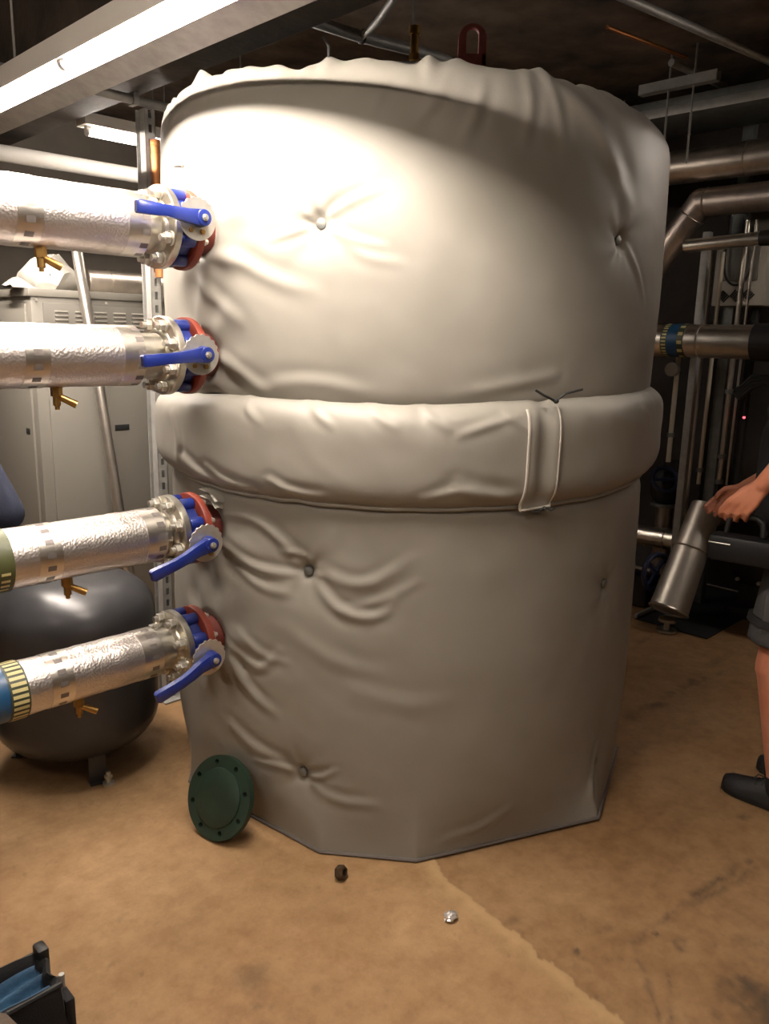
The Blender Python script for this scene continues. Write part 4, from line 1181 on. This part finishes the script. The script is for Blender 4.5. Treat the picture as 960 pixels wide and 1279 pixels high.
# overhead channels on the right
ov = {'ch1': [(3.75, 2.099, 2.707), (3.75, 1.727, 2.707)], 'bar': [(3.678, 1.92, 2.78), (4.321, 1.878, 2.78)], 'con': [(2.773, 1.777, 2.8), (4.291, 1.576, 2.8)], 'cop': [(3.22, 1.98, 2.82), (3.782, 1.902, 2.82)]}
t = thing('ceiling_channel', ov['ch1'][0], 'grey steel channel hung near the ceiling above the right shoulder of the tank', 'channel')
g = G(); a, b = ov['ch1']
g.box((a[0] - .022, b[1], a[2] - .022), (a[0] - .019, a[1], a[2] + .022)); g.box((a[0] - .022, b[1], a[2] - .022), (a[0] + .022, a[1], a[2] - .019)); g.box((a[0] + .019, b[1], a[2] - .022), (a[0] + .022, a[1], a[2] + .022))
link('channel', g, M['galv'], t, smooth=10)
for f in (.30, .62):
    v = b[1] + (a[1] - b[1]) * f
    g = G(); g.cyl((a[0], v, a[2] - .35), (a[0], v, ZC - .02), .005, n=8); link('threaded_rod', g, M['galv'], t)
stick('flat_bar', ov['bar'][0], ov['bar'][1], .016, M['galv'], 'short grey bar crossing behind the hung steel channel', 'bar')
stick('ceiling_conduit', ov['con'][0], ov['con'][1], .017, M['galv'], 'long grey conduit across the dark ceiling at the upper right', 'conduit')
stick('copper_pipe', ov['cop'][0], ov['cop'][1], .009, M['copper'], 'thin copper pipe under the dark ceiling at the upper right', 'pipe')
g = G(); g.box((4.05, -2.55, 2.66), (4.5, 3.2, 2.74), .004)
t = thing('cable_tray', (4.27, 1.9, 2.66), 'dark flat cable tray above the upper large silver pipe', 'tray'); link('tray', g, M['galv_dark'], t)
g = G(); g.box((4.04, -2.55, 2.655), (4.052, 3.2, 2.70), .002); link('tray_lip', g, M['galv'], t)
for v in (.9, 2.9):
    g = G(); g.cyl((4.27, v, 2.74), (4.27, v, ZC - .02), .006, n=8); link('hanger_rod', g, M['galv'], t)
# indicator with black leads at the right edge
t = thing('sensor_lead', (4.30, 1.60, 1.22), 'black cable bunch with a tiny red light near the right edge', 'cable')
g = G()
for k in range(4):
    g.tube([(4.30 + .01 * k, 1.72, 1.30 + .006 * k), (4.28, 1.68, 1.27 + .02 * k), (4.26, 1.62, 1.33 + .02 * k), (4.28, 1.56, 1.36 + .01 * k), (4.3, 1.50, 1.30 + .02 * k), (4.34, 1.42, 1.22)], .012, 8)
link('leads', g, M['cord'], t, smooth=60)
g = G(); g.ball((4.30, 1.655, 1.175), .007); link('indicator', g, M['led_red'], t, label='tiny red indicator light')
g = G(); g.cyl((4.30, 1.655, 1.175), (4.30, 1.66, 1.28), .005, n=8); link('lead_wire', g, M['cord'], t)

# ------------------------------------------------------------------ people
def blob(name, g, m, voxel, parent=None, org=None, label=None, cat=None, smooth_it=6, wmod=None):
    """union of overlapping rounded cones grown into one continuous skin"""
    o = link(name, g, m, parent, org, label, cat, smooth=180, world=True)
    md = o.modifiers.new('remesh', 'REMESH'); md.mode = 'VOXEL'; md.voxel_size = voxel; md.use_smooth_shade = True
    sm = o.modifiers.new('smooth', 'SMOOTH'); sm.factor = .5; sm.iterations = smooth_it
    dg = bpy.context.evaluated_depsgraph_get()
    me = bpy.data.meshes.new_from_object(o.evaluated_get(dg))
    o.modifiers.clear(); o.data = me; me.name = name
    for p in me.polygons: p.use_smooth = True
    return o
def V3(*a): return Vector(a)
def hand(g, wrist, knuck, side, curl, bend, sc=1.0):
    """palm and five curled fingers; side: unit vector from little finger to index, curl: palm normal"""
    d = (knuck - wrist).normalized(); side = side.normalized(); curl = curl.normalized()
    for k, f in enumerate((-.5, -.17, .17, .5)):
        g.cone(wrist + side * f * .030 + d * .01, knuck + side * f * .074 * sc, .016, .0115, 10)
    for k, f in enumerate((-.5, -.17, .17, .5)):
        L = (.062, .075, .080, .072)[k] * sc; p = knuck + side * f * .076 * sc; ang = 0
        for j, q in enumerate((.45, .32, .23)):
            ang += bend[j] * (1.0 + .08 * (k - 1.5))
            dd = d * cos(ang) + curl * sin(ang)
            e = p + dd * L * q * 1.15
            g.cone(p, e, (.0108, .0100, .0092)[j], (.0100, .0092, .0082)[j], 10); p = e
    b = wrist + d * .022 + side * .020
    t1 = b + (d * .6 + side * .75 + curl * .35).normalized() * .038; t2 = t1 + (d * .85 + side * .1 + curl * .6).normalized() * .030; t3 = t2 + (d * .7 - side * .15 + curl * .75).normalized() * .024
    g.cone(b, t1, .0145, .0115, 10); g.cone(t1, t2, .0112, .0098, 10); g.cone(t2, t3, .0098, .008, 10)
def head(body, hc, fwd, parent_fn):
    """skull, jaw, nose, ears in the body skin; returns frame"""
    up = V3(0, 0, 1); rt = fwd.cross(up).normalized()
    def A(r, u, f): return hc + rt * r + up * u + fwd * f
    body.ball(A(0, .025, -.012), .088, n=20, m=14); body.ball(A(0, .005, .035), .068, n=18, m=12)
    body.cone(A(0, -.055, .035), A(0, -.095, .060), .058, .030); body.cone(A(-.03, -.03, .06), A(.03, -.03, .06), .03, .03)
    body.cone(A(0, .015, .098), A(0, -.025, .118), .009, .013, 10); body.ball(A(.011, -.028, .106), .009); body.ball(A(-.011, -.028, .106), .009)
    body.cone(A(-.035, .028, .085), A(.035, .028, .085), .012, .012)
    for s_ in (-1, 1):
        body.ball(A(.084 * s_, -.002, -.005), .022, n=10, m=8); body.cone(A(.080 * s_, .015, -.012), A(.078 * s_, -.028, .0), .011, .009, 8)
    return A
def face(parent, A):
    for s_ in (-1, 1):
        g = G(); g.ball(A(.031 * s_, .004, .088), .0125, n=14, m=10); ey = link('eye', g, M['eye'], parent)
        g = G(); g.ball(A(.031 * s_, .004, .0965), .0058, n=12, m=8); link('iris', g, M['iris'], ey)
        g = G(); g.tube([A(.014 * s_, .026, .100), A(.032 * s_, .032, .099), A(.050 * s_, .024, .090)], [.004, .0045, .003], 8); link('eyebrow', g, M['hair'], parent)
    g = G(); g.tube([A(-.026, -.058, .088), A(-.012, -.054, .098), A(0, -.056, .101), A(.012, -.054, .098), A(.026, -.058, .088)], [.003, .006, .0065, .006, .003], 8)
    link('mouth', g, M['lip'], parent)
    g = G()
    g.ball(A(0, .045, -.022), .096, n=22, m=16); g.ball(A(0, .0, -.055), .070, n=18, m=12); g.cone(A(-.05, .085, .035), A(.05, .085, .035), .022, .022)
    blob('hair', g, M['hair'], .008, parent)
def shoe(parent, heel, toe, m, left):
    d = (toe - heel); L = d.length; d.normalize(); s_ = V3(-d.y, d.x, 0)
    rows = []
    for f, w_, h in ((0, .025, .05), (.04, .036, .075), (.2, .040, .085), (.4, .040, .085), (.55, .043, .068), (.75, .050, .050), (.9, .042, .042), (.98, .022, .032), (1.0, .008, .02)):
        c = heel + d * (L * f)
        rows.append([tuple(c + s_ * (w_ * cos(a)) + V3(0, 0, .014 + max(0, h * sin(a)) if sin(a) > 0 else .012)) for a in np.linspace(0, 2 * pi, 18, endpoint=False)])
    g = G(); g.grid(np.array(rows), closed_u=True); g.f.append(tuple(range(18))); g.f.append(tuple(range(len(g.v) - 18, len(g.v)))[::-1])
    sh = link('shoe', g, m, parent, smooth=60)
    g = G(); pts = []
    for side in (1, -1):
        seq = ((0, .027), (.04, .038), (.2, .041), (.4, .041), (.55, .046), (.75, .052), (.9, .044), (.98, .024), (1.005, .008))
        for f, w_ in (seq if side > 0 else seq[::-1]):
            c = heel + d * (L * f) + s_ * (w_ * side); pts.append((c.x, c.y, .0))
    g.poly(pts, (0, 0, .016)); link('sole', g, M['black'], sh)
    g = G()
    for k in range(3):
        c = heel + d * (L * (.48 + .08 * k)); z = .086 - .008 * k
        g.tube([c + s_ * .028 + V3(0, 0, z - .012), c + V3(0, 0, z + .004), c - s_ * .028 + V3(0, 0, z - .012)], .0025, 6)
    c = heel + d * (L * .47) + V3(0, 0, .092)
    g.tube([c, c + d * .02 + s_ * .02 + V3(0, 0, .012), c + d * .03 + s_ * .035 + V3(0, 0, -.004)], .0022, 6)
    g.tube([c, c + d * .025 - s_ * .015 + V3(0, 0, .014), c + d * .04 - s_ * .03 + V3(0, 0, .0)], .0022, 6)
    link('laces', g, M['cord'], sh)
    return sh

# --- the man on the right, facing the tank
fw = V3(-.88, .47, 0).normalized(); lf_ = V3(-fw.y, fw.x, 0)          # lf_: his left, towards the camera
pel = V3(1.42, 2.58, .985)
an_l = V3(1.365, 2.47, .085); kn_l = V3(1.305, 2.492, .50); hp_l = pel + lf_ * .095 - V3(0, 0, .03)
an_r = an_l - lf_ * .21 - fw * .10; kn_r = kn_l - lf_ * .20 - fw * .06; hp_r = pel - lf_ * .095 - V3(0, 0, .03)
chest = pel + fw * .03 + V3(0, 0, .36); nk = pel + fw * .045 + V3(0, 0, .565); hd = nk - fw * .03 + V3(.03, 0, .165)
sh_l = chest + lf_ * .185 + V3(0, 0, .12); sh_r = chest - lf_ * .185 + V3(0, 0, .12)
el_l = V3(1.255, 2.25, 1.385); wr_l = V3(1.158, 2.415, 1.135); kn_hand = V3(1.115, 2.455, 1.064)
el_r = sh_r + V3(.05, .08, -.29); wr_r = el_r + fw * .20 + V3(-.02, -.02, -.14); kh_r = wr_r + fw * .06 + V3(0, 0, -.06)
g = G()
g.cone(an_l, kn_l, .040, .056); g.cone(an_l.lerp(kn_l, .55) - fw * .012, an_l.lerp(kn_l, .78) - fw * .014, .054, .056)
g.cone(kn_l, hp_l, .060, .085)
g.cone(an_r, kn_r, .040, .056); g.cone(an_r.lerp(kn_r, .55) - fw * .012, an_r.lerp(kn_r, .78) - fw * .014, .054, .056); g.cone(kn_r, hp_r, .060, .085)
for an in (an_l, an_r):
    g.cone(an + V3(.02, -.02, -.045), an + V3(-.085, .098, -.055), .03, .024)
g.cone(hp_l, hp_r, .10, .10); g.cone(pel, chest, .125, .135); g.cone(chest - lf_ * .06, chest + lf_ * .06, .14, .14)
g.cone(sh_l - lf_ * .03, sh_r + lf_ * .03, .075, .075); g.cone(nk - V3(0, 0, .06), hd - V3(0, 0, .07), .060, .056)
g.cone(sh_l, el_l, .058, .044); g.cone(el_l, wr_l, .046, .028); g.cone(el_l.lerp(wr_l, .2), el_l.lerp(wr_l, .4), .048, .044)
g.cone(sh_r, el_r, .058, .044); g.cone(el_r, wr_r, .046, .028)
hand(g, wr_l, kn_hand, (fw * .75 - V3(0, 0, 0) + lf_ * -.2), (V3(0, 0, -.55) + lf_ * -.75), (.45, .85, .7), 1.05)
hand(g, wr_r, kh_r, fw * .7 + V3(0, 0, .3), lf_ * .9, (.35, .5, .4))
A = head(g, hd, fw, None)
man = blob('person', g, M['skin'], .0052, None, (1.42, 2.58, 0), 'person at right edge in grey shorts and black shirt carrying a black case', 'person', 3)
face(man, A)
g = G()
g.cone(pel - V3(0, 0, .02), chest, .142, .150); g.cone(chest - lf_ * .07, chest + lf_ * .07, .152, .152); g.cone(sh_l - lf_ * .02, sh_r + lf_ * .02, .086, .086)
g.cone(sh_l, sh_l.lerp(el_l, .72), .074, .066); g.cone(sh_r, sh_r.lerp(el_r, .72), .074, .066); g.cone(pel + lf_ * .05 - V3(0, 0, .03), pel - lf_ * .05 - V3(0, 0, .03), .135, .135)
g.cone(pel + fw * .055 + V3(0, 0, .05), chest + fw * .02 - V3(0, 0, .1), .142, .145)
blob('t_shirt', g, M['black_cloth'], .012, man)
g = G()
g.cone(hp_l + V3(0, 0, .04), hp_r + V3(0, 0, .04), .118, .118)
for hp, kn in ((hp_l, kn_l), (hp_r, kn_r)):
    e_ = kn.lerp(hp, .17); g.cyl(hp, e_ + fw * .01, .112, .098, n=24); g.ball(hp, .112)
blob('shorts', g, M['shorts'], .011, man, smooth_it=4)
g = G(); c0 = kn_l.lerp(hp_l, .34) + fw * .01; g.lathe([(.098, -.012), (.112, -.012), (.112, .012), (.098, .012)], c0, hp_l - kn_l, 28); link('dark_hem_band', g, M['black_cloth'], man)
g = G(); c0 = kn_l.lerp(hp_l, .45) + lf_ * .085 + fw * .03
g.box((-.05, -.012, -.07), (.05, .014, .07), .01, rot=Matrix.Rotation(atan2(fw.y, fw.x), 3, 'Z')); g.v = [(p[0] + c0.x, p[1] + c0.y, p[2] + c0.z) for p in g.v]
link('cargo_pocket', g, M['shorts'], man)
g = G(); c0 = pel + fw * .128 - V3(0, 0, .085) + lf_ * .03; g.ring(c0, fw, .013, .004, 18, 6); link('brass_ring', g, M['brass'], man, label='small brass ring at the front of the shorts')
for an in (an_l, an_r):
    g = G(); g.cone(an + V3(0, 0, .12), an - V3(0, 0, .02), .047, .046); blob('sock', g, M['black_cloth'], .008, man)
    fd = V3(-.66, .75, 0)
    shoe(man, an - fd * .085 - V3(0, 0, an.z), an + fd * .190 - V3(0, 0, an.z), M['shoe'], True)
# case in his hand
cc = V3(1.075, 2.50, .0)
ca = V3(-.80, .60, 0).normalized(); cb = V3(-ca.y, ca.x, 0)
t = thing('tool_case', (1.145, 2.475, .85), 'flat black case with a bright metal edge held in the hand', 'case', world=True)
c0 = V3(1.145, 2.475, .918)
g = G(); rot = Matrix.Rotation(atan2(ca.y, ca.x), 3, 'Z')
def obx(g, a, b, bev):
    k = len(g.v); g.box(a, b, bev)
    g.v[k:] = [tuple(c0 + rot @ Vector(p)) for p in g.v[k:]]
obx(g, (-.11, -.04, -.05), (.10, .04, .035), .014); link('case_body', g, M['black_gloss'], t)
g = G(); obx(g, (.03, -.0425, .008), (.098, .0425, .012), .002); link('metal_edge', g, M['zinc'], t, label='bright metal strip round the lid')
g = G(); g.tube([c0 + rot @ V3(x, 0, z) for x, z in ((-.055, .04), (-.05, .085), (-.03, .098), (.03, .098), (.05, .085), (.055, .04))], .009, 10); link('handle', g, M['black'], t, smooth=60)

# --- someone in navy at the far left, an elbow in view
o2 = V3(-1.70, 2.56, 0); fw = V3(.35, -.93, 0).normalized(); lf_ = V3(-fw.y, fw.x, 0)
pel = o2 + V3(0, 0, .95); chest = pel + V3(0, 0, .36); nk = pel + V3(0, 0, .56); hd = nk + fw * .03 + V3(0, 0, .165)
sh_l = chest + lf_ * .19 + V3(0, 0, .12); sh_r = chest - lf_ * .19 + V3(0, 0, .12)
el_l = V3(-1.262, 2.60, .945); wr_l = pel + lf_ * .16 + fw * .12 + V3(0, 0, .06); kh = wr_l + (fw * .4 - lf_ * .8).normalized() * .07
el_r = sh_r - lf_ * .06 + V3(0, 0, -.29); wr_r = el_r + V3(0, 0, -.23) + fw * .06; kh_r = wr_r + V3(0, 0, -.085)
an_l = o2 + lf_ * .10 + V3(0, 0, .085); an_r = o2 - lf_ * .10 + V3(0, 0, .085); kn_l = an_l + fw * .03 + V3(0, 0, .42); kn_r = an_r + fw * .03 + V3(0, 0, .42); hp_l = pel + lf_ * .095; hp_r = pel - lf_ * .095
g = G()
for an, kn, hp in ((an_l, kn_l, hp_l), (an_r, kn_r, hp_r)):
    g.cone(an, kn, .040, .056); g.cone(kn, hp, .060, .09); g.cone(an - fw * .03 - V3(0, 0, .045), an + fw * .13 - V3(0, 0, .055), .03, .024)
g.cone(hp_l, hp_r, .10, .10); g.cone(pel, chest, .125, .135); g.cone(chest - lf_ * .06, chest + lf_ * .06, .13, .13); g.cone(sh_l - lf_ * .03, sh_r + lf_ * .03, .072, .072)
g.cone(nk - V3(0, 0, .06), hd - V3(0, 0, .07), .060, .056)
g.cone(sh_l, el_l, .056, .042); g.cone(el_l, wr_l, .044, .028); g.cone(sh_r, el_r, .056, .042); g.cone(el_r, wr_r, .044, .028)
hand(g, wr_l, kh, V3(0, 0, 1), -fw, (.3, .5, .4)); hand(g, wr_r, kh_r, fw, lf_, (.25, .4, .3))
A = head(g, hd, fw, None)
man2 = blob('person', g, M['skin'], .0075, None, tuple(o2), 'person in navy top at left edge with an elbow behind the third pipe', 'person', 4)
face(man2, A)
g = G()
g.cone(pel - V3(0, 0, .02), chest, .142, .148); g.cone(chest - lf_ * .07, chest + lf_ * .07, .146, .146); g.cone(sh_l - lf_ * .02, sh_r + lf_ * .02, .085, .085)
for a, b, c_ in ((sh_l, el_l, wr_l), (sh_r, el_r, wr_r)):
    g.cone(a, b, .074, .062); g.cone(b, b.lerp(c_, .85), .062, .046)
blob('sweater', g, M['navy'], .011, man2)
g = G(); g.cone(hp_l, hp_r, .118, .118)
for an, kn, hp in ((an_l, kn_l, hp_l), (an_r, kn_r, hp_r)):
    g.cone(hp, kn, .112, .085); g.cone(kn, an + V3(0, 0, .05), .085, .068)
blob('trousers', g, M['black_cloth'], .012, man2)
for an in (an_l, an_r):
    shoe(man2, an - fw * .085 - V3(0, 0, an.z), an + fw * .195 - V3(0, 0, an.z), M['black'], True)

for o in bpy.data.objects:
    for k in ('_org', '_world'):
        if k in o: del o[k]
